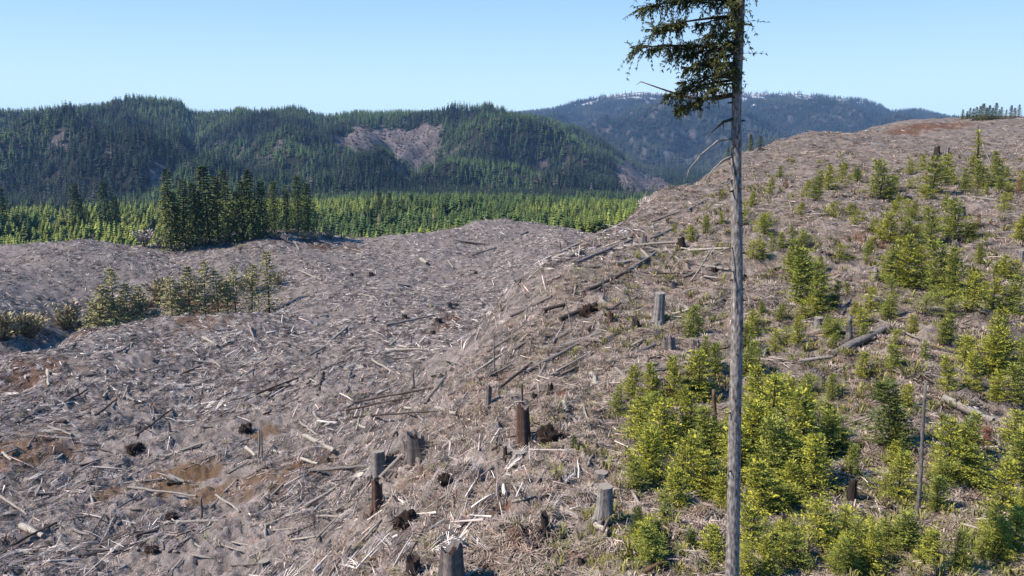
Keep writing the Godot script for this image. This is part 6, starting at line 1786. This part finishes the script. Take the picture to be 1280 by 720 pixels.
	[58.61, -117.14, 1.27, "bush", "tiny bushy wide sapling below and left of the black skyline stump"],
	[5.55, -30.87, 1.63, "yellow", "middling yellow-green sapling beyond and right of the barkless white log"],
	[26.39, -78.98, 1.91, "bush", "small bushy wide sapling right of the grey trunk of the tall conifer"],
	[64.06, -101.69, 1.16, "bush", "tiny bushy wide sapling right of the grey upper stump"],
	[18.83, -28.20, 1.66, "yellow", "middling yellow-green sapling below the rusty dead sapling"],
	[39.51, -84.33, 2.02, "bush", "small bushy wide sapling left of the grey upper stump"],
	[71.14, -130.31, 1.54, "bush", "tiny bushy wide sapling below the black skyline stump"],
	[37.62, -81.95, 1.19, "bush", "tiny bushy wide sapling beyond and right of the low grey block stump"],
	[43.05, -66.68, 1.90, "bush", "small bushy wide sapling below and right of the grey upper stump"],
	[24.57, -76.93, 1.73, "yellow", "tiny yellow-green sapling beyond and left of the low grey block stump"],
	[17.55, -57.52, 1.81, "green", "small fresh green sapling right of the grey trunk of the tall conifer"],
	[24.36, -62.14, 1.47, "bush", "tiny bushy wide sapling beyond and left of the thick silver log"],
	[30.88, -96.28, 1.80, "bush", "tiny bushy wide sapling right of the grey trunk of the tall conifer"],
	[66.22, -107.39, 2.11, "green", "tiny fresh green sapling right of the grey upper stump"],
	[14.89, -30.47, 1.40, "thin", "middling thin sparse sapling left of the rust-brown shrub"],
	[28.30, -65.42, 1.12, "green", "tiny fresh green sapling beyond and right of the low grey block stump"],
	[29.51, -79.85, 1.86, "green", "tiny fresh green sapling beyond the low grey block stump, beyond the thick silver log"],
	[22.84, -54.64, 1.11, "green", "tiny fresh green sapling below and right of the low grey block stump"],
	[13.97, -41.24, 1.90, "yellow", "middling yellow-green sapling right of the burnt post, left of the dark bushy fir"],
	[28.66, -58.69, 1.97, "green", "small fresh green sapling beyond and right of the thick silver log"],
	[30.15, -49.97, 2.01, "bush", "middling bushy wide sapling beyond the pale split slab"],
	[20.49, -63.09, 1.33, "green", "tiny fresh green sapling left of the low grey block stump"],
	[46.58, -86.11, 1.26, "bush", "tiny bushy wide sapling below and left of the grey upper stump"],
	[30.06, -102.04, 1.70, "bush", "tiny bushy wide sapling right of the dark rotten stump end"],
	[55.16, -85.35, 1.23, "bush", "tiny bushy wide sapling below the tall thin sapling"],
	[16.36, -47.38, 2.11, "bush", "middling bushy wide sapling right of the burnt post"],
	[22.67, -49.36, 1.87, "yellow", "small yellow-green sapling below the thick silver log"],
	[46.86, -77.60, 1.26, "thin", "tiny thin sparse sapling below and right of the grey upper stump"],
	[33.50, -61.14, 1.42, "bush", "tiny bushy wide sapling beyond and right of the thick silver log"],
	[32.38, -57.08, 1.50, "thin", "small thin sparse sapling right of the thick silver log"],
	[43.38, -83.94, 1.19, "bush", "tiny bushy wide sapling below and left of the tall thin sapling"],
	[68.14, -108.77, 1.48, "bush", "tiny bushy wide sapling below and right of the tall thin sapling"],
	[14.12, -31.21, 1.70, "bush", "middling bushy wide sapling left of the rust-brown shrub"],
	[7.65, -41.20, 1.73, "bush", "middling bushy wide sapling below and right of the white log with dark end"],
	[30.94, -63.18, 1.76, "bush", "small bushy wide sapling right of the low grey block stump"],
	[14.21, -37.28, 2.05, "bush", "middling bushy wide sapling below and right of the burnt post"],
	[12.11, -36.04, 1.84, "thin", "middling thin sparse sapling right of the grey trunk of the tall conifer"],
	[24.59, -48.87, 1.90, "green", "small fresh green sapling beyond the dark bushy fir"],
	[25.96, -72.23, 1.61, "bush", "second tiny bushy wide sapling beyond the low grey block stump"],
	[31.97, -76.31, 1.75, "bush", "tiny bushy wide sapling beyond the thick silver log"],
	[13.32, -29.06, 1.65, "yellow", "middling yellow-green sapling below the dark bushy fir"],
	[24.58, -77.97, 1.26, "thin", "tiny thin sparse sapling right of the grey trunk of the tall conifer"],
	[27.31, -74.29, 2.10, "bush", "small bushy wide sapling beyond the low grey block stump"],
	[11.27, -32.84, 1.11, "thin", "small thin sparse sapling right of the grey trunk of the tall conifer"],
	[68.15, -108.06, 1.34, "bush", "tiny bushy wide sapling right of the black skyline stump"],
	[23.31, -38.80, 1.59, "thin", "middling thin sparse sapling left of the rusty dead sapling"],
	[63.78, -106.48, 1.54, "yellow", "tiny yellow-green sapling beyond and right of the grey upper stump"],
	[77.49, -126.11, 1.86, "green", "tiny fresh green sapling right of the black skyline stump"],
	[26.45, -58.57, 1.84, "bush", "small bushy wide sapling beyond the dark bushy fir"],
	[37.01, -60.81, 1.54, "yellow", "small yellow-green sapling right of the thick silver log"],
	[5.88, -30.41, 1.36, "yellow", "middling yellow-green sapling below and right of the flat-topped silver stump"],
	[18.85, -60.51, 2.25, "yellow", "small yellow-green sapling right of the grey trunk of the tall conifer"],
	[56.14, -107.35, 2.10, "bush", "tiny bushy wide sapling left of the grey upper stump, below the black skyline stump"],
	[40.56, -81.82, 1.40, "yellow", "tiny yellow-green sapling below the black skyline stump"],
	[10.87, -29.17, 1.52, "thin", "middling thin sparse sapling right of the barkless white log"],
	[14.45, -29.94, 1.64, "bush", "middling bushy wide sapling below the leaning bare pole"],
	[11.36, -49.61, 1.37, "green", "small fresh green sapling beyond and left of the burnt post"],
	[47.60, -98.39, 1.96, "bush", "second tiny bushy wide sapling left of the grey upper stump"],
	[15.66, -37.68, 1.37, "thin", "small thin sparse sapling left of the dark bushy fir"],
	[17.46, -39.42, 1.15, "thin", "small thin sparse sapling left of the leaning bare pole"],
	[14.10, -30.98, 1.06, "bush", "small bushy wide sapling left of the rust-brown shrub"],
	[19.14, -49.06, 1.76, "bush", "small bushy wide sapling below and left of the thick silver log"],
	[46.33, -86.67, 1.08, "bush", "tiny bushy wide sapling left of the grey upper stump, below the tall thin sapling"],
	[23.59, -55.96, 1.62, "bush", "small bushy wide sapling beyond and left of the thick silver log"],
	[29.45, -91.91, 1.90, "bush", "second tiny bushy wide sapling right of the grey trunk of the tall conifer"],
	[33.40, -65.78, 1.55, "bush", "tiny bushy wide sapling right of the low grey block stump"],
	[41.81, -67.29, 1.13, "green", "tiny fresh green sapling below and right of the grey upper stump"],
	[21.14, -56.67, 1.98, "yellow", "small yellow-green sapling left of the low grey block stump"],
	[51.94, -105.17, 1.24, "bush", "third tiny bushy wide sapling left of the grey upper stump"],
	[28.79, -71.75, 1.17, "thin", "tiny thin sparse sapling beyond the thick silver log"],
	[27.79, -80.48, 1.84, "thin", "tiny thin sparse sapling right of the dark rotten stump end"],
	[26.96, -49.91, 1.44, "thin", "small thin sparse sapling beyond the dark bushy fir"],
	[26.17, -52.41, 1.46, "bush", "small bushy wide sapling right of the thick silver log, beyond the dark bushy fir"],
	[43.47, -84.12, 1.10, "green", "tiny fresh green sapling below and left of the tall thin sapling"],
	[20.52, -57.39, 1.28, "bush", "tiny bushy wide sapling left of the low grey block stump"],
	[32.50, -57.31, 1.57, "bush", "small bushy wide sapling below the grey upper stump"],
	[27.64, -80.60, 1.57, "thin", "second tiny thin sparse sapling right of the grey trunk of the tall conifer"],
	[39.91, -89.63, 1.15, "bush", "tiny bushy wide sapling left of the grey upper stump, beyond the low grey block stump"],
	[28.64, -98.00, 1.33, "bush", "tiny bushy wide sapling beyond and right of the tall square stump"],
	[22.51, -43.30, 1.44, "yellow", "small yellow-green sapling beyond and right of the dark bushy fir"],
	[39.27, -96.35, 1.69, "bush", "tiny bushy wide sapling left of the black skyline stump"],
	[37.95, -87.36, 1.73, "bush", "tiny bushy wide sapling left of the grey upper stump, beyond the thick silver log"],
	[43.23, -68.87, 1.21, "bush", "tiny bushy wide sapling below and right of the grey upper stump"],
	[19.33, -37.68, 1.24, "yellow", "small yellow-green sapling left of the leaning bare pole"],
	[19.75, -38.63, 1.63, "bush", "middling bushy wide sapling below the dark bushy fir"],
	[51.37, -98.12, 1.20, "bush", "tiny bushy wide sapling below the black skyline stump, below and left of the skyline trees"],
	[8.14, -47.16, 1.96, "bush", "middling bushy wide sapling right of the white log with dark end"],
	[29.14, -73.79, 1.17, "green", "tiny fresh green sapling beyond the thick silver log"],
	[69.05, -123.83, 1.52, "bush", "tiny bushy wide sapling beyond the grey upper stump"],
	[17.41, -34.51, 1.36, "bush", "small bushy wide sapling below and left of the leaning bare pole"],
	[37.36, -63.53, 1.94, "bush", "small bushy wide sapling below the grey upper stump, right of the thick silver log"],
	[29.54, -52.69, 1.84, "thin", "small thin sparse sapling beyond the pale split slab"],
	[12.52, -34.59, 1.86, "bush", "middling bushy wide sapling below and left of the dark bushy fir"],
	[52.28, -109.56, 1.87, "green", "second tiny fresh green sapling left of the grey upper stump"],
	[23.65, -76.84, 1.84, "bush", "small bushy wide sapling right of the dark rotten stump end"],
	[21.57, -62.14, 1.45, "green", "tiny fresh green sapling left of the thick silver log"],
	[26.31, -38.62, 1.11, "yellow", "small yellow-green sapling beyond and right of the bright-topped stump"],
	[17.16, -41.18, 2.03, "bush", "middling bushy wide sapling left of the dark bushy fir"],
	[94.22, -161.59, 5.83, "thin", "thin half-bare sapling standing alone under the skyline trees"],
	[10.23, -49.09, 1.10, "rust", "rust-brown dead sapling among the green ones left of the tall trunk"],
	[24.52, -38.92, 1.41, "rust", "rusty dead sapling in the right slope below the pale slab"],
	[68.29, -106.84, 2.06, "rust", "dark red dead sapling at the right edge of the upper slope"],
	[64.25, -123.16, 1.71, "rust", "small red dead sapling in the upper fir clump"],
	[51.38, -100.40, 1.29, "rust", "small dark red withered sapling below the upper fir clump"],
	[44.83, -129.61, 1.80, "rust", "small purple-brown withered sapling right of the tall trunk"],
	[17.58, -28.75, 0.80, "rust", "red dead sapling in the lower right corner area"],
	[51.33, -86.73, 1.50, "rust", "small reddish dead sapling below the grey upper stump"]]
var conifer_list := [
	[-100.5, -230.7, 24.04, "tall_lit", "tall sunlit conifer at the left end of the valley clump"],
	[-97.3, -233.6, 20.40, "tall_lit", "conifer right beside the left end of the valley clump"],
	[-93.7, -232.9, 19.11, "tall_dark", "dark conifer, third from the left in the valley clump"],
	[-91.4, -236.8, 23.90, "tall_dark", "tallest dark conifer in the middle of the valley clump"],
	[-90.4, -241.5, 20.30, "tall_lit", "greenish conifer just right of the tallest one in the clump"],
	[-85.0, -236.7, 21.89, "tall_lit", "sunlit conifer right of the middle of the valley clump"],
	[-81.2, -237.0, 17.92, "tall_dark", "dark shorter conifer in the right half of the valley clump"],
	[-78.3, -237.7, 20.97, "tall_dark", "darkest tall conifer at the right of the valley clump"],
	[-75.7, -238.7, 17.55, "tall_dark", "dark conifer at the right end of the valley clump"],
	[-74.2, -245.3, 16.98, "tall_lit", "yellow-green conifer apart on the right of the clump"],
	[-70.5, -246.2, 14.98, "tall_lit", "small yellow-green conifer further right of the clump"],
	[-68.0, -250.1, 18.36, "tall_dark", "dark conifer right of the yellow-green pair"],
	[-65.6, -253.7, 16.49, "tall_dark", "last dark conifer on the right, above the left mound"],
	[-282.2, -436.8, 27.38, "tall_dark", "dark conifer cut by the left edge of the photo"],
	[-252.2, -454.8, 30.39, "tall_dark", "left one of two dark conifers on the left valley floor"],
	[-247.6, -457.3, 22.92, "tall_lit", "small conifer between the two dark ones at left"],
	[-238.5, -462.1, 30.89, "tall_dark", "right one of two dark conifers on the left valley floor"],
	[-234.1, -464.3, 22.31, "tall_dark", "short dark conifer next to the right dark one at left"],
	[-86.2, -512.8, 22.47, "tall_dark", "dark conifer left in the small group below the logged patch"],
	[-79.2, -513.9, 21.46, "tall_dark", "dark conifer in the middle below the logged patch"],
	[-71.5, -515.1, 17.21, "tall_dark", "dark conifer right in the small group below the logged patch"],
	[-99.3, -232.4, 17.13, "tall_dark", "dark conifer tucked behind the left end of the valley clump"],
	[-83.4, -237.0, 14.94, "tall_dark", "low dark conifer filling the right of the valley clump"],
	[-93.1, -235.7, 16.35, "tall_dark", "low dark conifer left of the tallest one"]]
var gully_list := [
	[-86.4, -163.6, 10.83, "dark-trunked thin conifer left in the gully clump"],
	[-84.4, -164.6, 14.07, "tallest sparse conifer in the left gully clump"],
	[-82.2, -165.7, 10.26, "bushy conifer right in the left gully clump"],
	[-80.3, -166.6, 9.59, "small conifer at the right edge of the left gully clump"],
	[-74.5, -169.3, 10.83, "sparse young conifer at the left of the second gully row"],
	[-71.3, -170.7, 12.00, "sparse conifer second in the gully row"],
	[-68.4, -171.9, 13.18, "tallest sparse conifer in the second gully row"],
	[-65.6, -173.0, 10.31, "sparse conifer right of the tallest in the gully row"],
	[-62.3, -174.2, 10.01, "thin conifer fifth in the gully row"],
	[-59.2, -175.3, 9.32, "thin conifer near the right end of the gully row"],
	[-55.5, -176.5, 10.13, "lone very thin conifer right of the gully row"],
	[-88.1, -162.7, 6.96, "low tan conifer at the left foot of the gully clump"],
	[-73.0, -170.0, 7.97, "low conifer between the first two of the gully row"],
	[-63.9, -173.6, 7.02, "low dark conifer within the gully row"]]
var skyline_list := [
	[154.9, -277.0, 3.80, "small lone conifer at the left of the skyline trees"],
	[156.1, -274.8, 4.08, "rounded conifer second in the skyline trees"],
	[153.5, -266.3, 4.87, "conifer third in the skyline trees"],
	[154.0, -263.6, 6.02, "tall conifer in the middle of the skyline trees"],
	[155.5, -262.7, 5.10, "dense conifer right of the middle skyline tree"],
	[157.5, -262.5, 5.70, "pointed conifer fourth from the right on the skyline"],
	[161.5, -265.8, 3.95, "short conifer third from the right on the skyline"],
	[162.4, -262.5, 4.50, "conifer second from the right on the skyline"],
	[178.4, -283.8, 4.86, "rightmost conifer on the skyline"],
	[155.0, -274.7, 3.14, "small dark conifer between the first two skyline conifers"],
	[152.9, -267.1, 4.27, "slim conifer just before the third skyline conifer"],
	[154.2, -265.7, 5.16, "conifer left of the tall middle skyline conifer"],
	[154.4, -262.5, 4.50, "conifer right against the tall middle skyline conifer"],
	[156.4, -262.4, 4.20, "low conifer left of the pointed skyline conifer"],
	[157.6, -260.9, 3.58, "low conifer right of the pointed skyline conifer"],
	[160.0, -261.1, 3.28, "low conifer before the last two on the skyline"],
	[175.7, -281.7, 3.86, "low conifer between the last two on the skyline"],
	[57.5, -192.7, 4.88, "left of two small conifers peeping over the crest right of the trunk"],
	[60.0, -193.6, 4.01, "right of two small conifers peeping over the crest"],
	[52.3, -193.2, 3.56, "small conifer on the crest just left of the tall trunk"]]
var root_list := [
	[-30.1, -84.8, 1.36, 1.45, "dark", "lone dark root ball on the grey left slope"],
	[6.9, -69.0, 1.72, 1.65, "brown", "rounded dark root ball on the spur above the snag"],
	[-5.9, -40.9, 1.43, 1.25, "dark", "dark heap of roots and brush with deep shadow near the bottom"],
	[2.4, -45.3, 1.45, 1.06, "dark", "black root hollow mound beside the red-brown snag"],
	[-4.0, -43.8, 0.76, 0.66, "dark", "small dark clod in the tan grass below the splintered stump"],
	[-41.3, -82.1, 1.76, 1.23, "dark", "dark brush heap on the left slope"],
	[-29.6, -64.0, 0.97, 0.83, "dark", "dark hollow brush heap in the lower left"],
	[-27.1, -55.0, 0.96, 0.60, "dark", "dark clod under sticks near the bottom left"]]
var shrub_list := [
	[-97.0, -170.3, 6.02, 5.31, "purple", "bare purple-grey shrub left of the gully trees"],
	[-95.2, -169.5, 4.23, 1.76, "red", "low reddish shrub under the bare purple one"],
	[-99.7, -161.1, 10.05, 3.69, "olive", "dark brushy shrub mass at the left gully"],
	[-98.1, -151.9, 6.33, 2.53, "olive", "low dark brush at the left edge of the gully"],
	[-86.6, -185.1, 4.60, 1.92, "red", "reddish withered shrub between the two gully tree groups"],
	[-77.6, -187.3, 5.04, 1.55, "red", "dull red low shrub under the gully row"],
	[-89.1, -180.7, 4.12, 1.87, "red", "reddish low shrub below the left gully clump"],
	[-108.8, -231.5, 7.09, 5.20, "purple", "bare grey-brown alders at the edge of the valley clump"],
	[-70.6, -238.7, 7.30, 2.43, "olive", "low tan brush under the yellow-green conifers"],
	[-78.8, -226.7, 6.02, 1.85, "olive", "tan brush at the foot of the dark valley clump"],
	[57.0, -116.5, 1.65, 1.41, "purple", "bare grey-purple shrub in the upper right slope"],
	[48.6, -137.8, 1.39, 1.11, "purple", "bare small shrub on the upper slope right of the trunk"],
	[11.1, -29.4, 0.71, 0.65, "olive", "dry brush at the black stump lower right"],
	[17.2, -33.8, 0.81, 0.73, "olive", "dry tangled brush at the foot of the bare pole"],
	[2.5, -38.7, 1.08, 0.58, "olive", "grey-tan dead brush right below the red-brown snag"],
	[-90.9, -178.6, 7.42, 1.85, "olive", "tan brush under the left gully clump"],
	[-97.1, -160.8, 4.02, 1.67, "purple", "bare twiggy shrub in the left gully"],
	[-96.5, -166.2, 5.24, 2.96, "olive", "rounded olive-brown brush below and left of the bare purple shrub"],
	[-99.1, -150.2, 4.31, 5.29, "olive", "rounded olive-brown brush beyond the brown earth bank"],
	[-97.4, -166.6, 4.71, 3.02, "olive", "rounded olive-brown brush left of the bare purple shrub"],
	[-98.1, -172.2, 3.70, 4.80, "olive", "rounded olive-brown brush right beside the bare purple shrub"],
	[-71.3, -191.7, 5.56, 5.26, "olive", "rounded olive-brown brush below and right of the second gully tree row"],
	[-98.3, -154.8, 6.04, 3.89, "olive", "rounded olive-brown brush beyond the orange soil patch"],
	[-96.7, -167.9, 7.78, 5.30, "olive", "rounded olive-brown brush beyond and right of the brown earth bank"],
	[-99.2, -149.1, 5.96, 3.15, "olive", "rounded olive-brown brush beyond the brown earth bank, left of the bare purple shrub"],
	[-92.1, -179.4, 5.81, 3.21, "olive", "rounded olive-brown brush right of the bare purple shrub"],
	[-97.6, -171.2, 3.93, 4.13, "olive", "rounded olive-brown brush left of the second gully tree row"],
	[-87.2, -183.7, 7.27, 3.22, "olive", "rounded olive-brown brush left of the lone thin gully conifer"],
	[-98.8, -153.9, 5.85, 3.66, "olive", "rounded olive-brown brush beyond the brown earth bank, beyond the orange soil patch"],
	[-94.5, -176.5, 5.19, 4.61, "olive", "rounded olive-brown brush right of the bare purple shrub, left of the second gully tree row"],
	[-97.3, -154.3, 4.17, 4.71, "olive", "rounded olive-brown brush left of the bare purple shrub, beyond the orange soil patch"],
	[-99.2, -159.7, 4.58, 2.41, "olive", "rounded olive-brown brush left of the bare purple shrub, beyond the brown earth bank"],
	[-78.1, -190.9, 8.84, 5.66, "olive", "rounded olive-brown brush below the second gully tree row"],
	[-98.8, -149.5, 7.03, 4.60, "olive", "second rounded olive-brown brush beyond the brown earth bank"],
	[-68.3, -195.7, 7.60, 3.14, "olive", "rounded olive-brown brush right of the second gully tree row"],
	[-65.0, -192.6, 5.27, 5.16, "olive", "rounded olive-brown brush below and left of the lone thin gully conifer"],
	[-93.7, -172.0, 3.79, 3.11, "olive", "rounded olive-brown brush right of the brown earth bank"],
	[-59.2, -197.6, 6.40, 3.69, "olive", "rounded olive-brown brush right beside the lone thin gully conifer"],
	[-97.2, -155.4, 6.35, 4.20, "olive", "third rounded olive-brown brush beyond the brown earth bank"],
	[-82.0, -185.1, 6.74, 3.91, "olive", "rounded olive-brown brush below and left of the second gully tree row"],
	[-98.2, -158.0, 6.60, 3.65, "olive", "second rounded olive-brown brush left of the bare purple shrub"],
	[-88.6, -180.7, 5.75, 2.76, "purple", "rounded bare grey-purple brush right of the bare purple shrub"],
	[-91.0, -180.9, 5.84, 3.44, "olive", "rounded olive-brown brush right of the bare purple shrub, right of the brown earth bank"],
	[-98.4, -150.0, 4.11, 2.84, "olive", "fourth rounded olive-brown brush beyond the brown earth bank"],
	[-91.4, -178.3, 5.27, 5.89, "olive", "rounded olive-brown brush right of the bare purple shrub, beyond the thin grey stub"],
	[-85.1, -186.1, 5.87, 6.17, "olive", "rounded olive-brown brush left of the second gully tree row, right of the bare purple shrub"],
	[-87.6, -180.8, 4.78, 5.91, "olive", "rounded olive-brown brush beyond the thin grey stub"],
	[-92.6, -233.0, 5.83, 2.95, "olive", "low olive-brown brush beyond the second gully tree row"],
	[-60.9, -242.9, 5.56, 2.78, "olive", "low olive-brown brush below the last dark valley conifer"],
	[-92.5, -233.1, 4.83, 2.37, "olive", "low olive-brown brush below the tallest valley conifer"],
	[-54.3, -264.5, 6.66, 1.71, "olive", "low olive-brown brush right of the last dark valley conifer"],
	[-63.9, -240.9, 4.50, 3.16, "olive", "low olive-brown brush beyond and right of the lone thin gully conifer"],
	[-68.1, -235.3, 5.15, 2.35, "purple", "low bare grey-purple brush below and left of the last dark valley conifer"],
	[-55.4, -256.5, 4.58, 1.58, "olive", "low olive-brown brush right of the lone thin gully conifer"],
	[-109.1, -219.7, 6.29, 1.56, "purple", "low bare grey-purple brush left of the second gully tree row"],
	[-58.8, -254.3, 5.92, 3.38, "olive", "low olive-brown brush below and right of the last dark valley conifer"],
	[-104.9, -232.7, 5.64, 2.98, "purple", "low bare grey-purple brush beyond and left of the second gully tree row"]]

func place_all() -> void:
	var made := 0
	for s in stump_list:
		stump("stump", s[0], s[1], s[2], s[3], s[4], s[5])
	for s in pole_list:
		pole("dead_pole", s[0], s[1], s[2], Vector3(s[3], s[4], s[5]), s[6], s[7])
	for s in log_list:
		lying("fallen_log" if s[4] > 0.22 else "fallen_stick", s[0], s[1], s[2], s[3], s[4] * 1.2, s[5], s[6], "logs and sticks left on the cut slope")
	for s in sapling_list:
		plant("sapling", s[3], s[0], s[1], s[2], rng.randf_range(0.9, 1.5), s[4], "sapling", "young conifers on the right slope")
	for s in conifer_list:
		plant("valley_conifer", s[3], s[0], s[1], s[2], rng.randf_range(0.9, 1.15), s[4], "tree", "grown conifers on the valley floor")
	for s in gully_list:
		plant("gully_conifer", "gully", s[0], s[1], s[2] + 4.5, rng.randf_range(0.9, 1.2), s[3], "tree", "sparse conifers in the gully")
	for s in skyline_list:
		plant("skyline_conifer", "ridge", s[0], s[1], s[2] * 0.9, rng.randf_range(0.85, 1.25), s[3], "tree", "small conifers on the skyline")
	for s in root_list:
		root_ball("root_ball", s[0], s[1], s[2], s[3], Color(0.085, 0.064, 0.053) if s[4] == "dark" else Color(0.1, 0.065, 0.048), s[5])
	for s in shrub_list:
		shrub("shrub", s[0], s[1], s[2], s[3], {"purple": Color(0.3, 0.25, 0.25), "red": Color(0.2, 0.12, 0.09), "olive": Color(0.24, 0.205, 0.12)}[s[4]], s[5])



func _ready() -> void:
	rng.seed = 20240
	var cam := Camera3D.new()
	cam.name = "camera"
	cam.position = EYE
	cam.rotation_degrees = Vector3(-10, 0, 0)
	cam.fov = 40.16
	cam.near = 0.5
	cam.far = 20000.0
	add_child(cam)
	cam.current = true
	var e := Environment.new()
	e.background_mode = Environment.BG_SKY
	var sm := ProceduralSkyMaterial.new()
	sm.sky_top_color = Color(0.12, 0.44, 0.70)
	sm.sky_horizon_color = Color(0.745, 0.825, 0.83)
	sm.sky_curve = 0.12
	sm.ground_bottom_color = Color(0.28, 0.25, 0.22)
	sm.ground_horizon_color = Color(0.55, 0.58, 0.6)
	var sky := Sky.new()
	sky.sky_material = sm
	e.sky = sky
	e.tonemap_mode = Environment.TONE_MAPPER_LINEAR
	e.tonemap_exposure = 2.05
	e.sdfgi_enabled = true
	e.ssao_enabled = true
	e.ssil_enabled = true
	e.fog_enabled = true
	e.fog_density = 0.000053
	e.fog_light_color = Color(0.58, 0.77, 1.0)
	var we := WorldEnvironment.new()
	we.name = "surroundings"
	we.environment = e
	add_child(we)
	var sun := DirectionalLight3D.new()
	sun.name = "sun"
	sun.light_color = Color(1.0, 0.94, 0.87)
	sun.light_energy = 1.6
	sun.light_angular_distance = 0.5
	sun.shadow_enabled = true
	sun.sky_mode = DirectionalLight3D.SKY_MODE_LIGHT_ONLY
	sun.look_at_from_position(Vector3(-cos(deg_to_rad(13.0)) * cos(deg_to_rad(48.0)), sin(deg_to_rad(48.0)), sin(deg_to_rad(13.0)) * cos(deg_to_rad(48.0))) * 50.0, Vector3.ZERO)
	add_child(sun)

	fit_ground()
	make_materials()
	var bark := noise_tex(31, 0.016, 0.3, 1.0, 512, FastNoiseLite.TYPE_SIMPLEX_SMOOTH, 4)
	mat("tree_bark", 0.9, bark, Vector3(1.3, 0.35, 1.3))
	build_land()
	build_woods()
	build_slash()
	make_kinds()
	tall_tree()
	place_all()
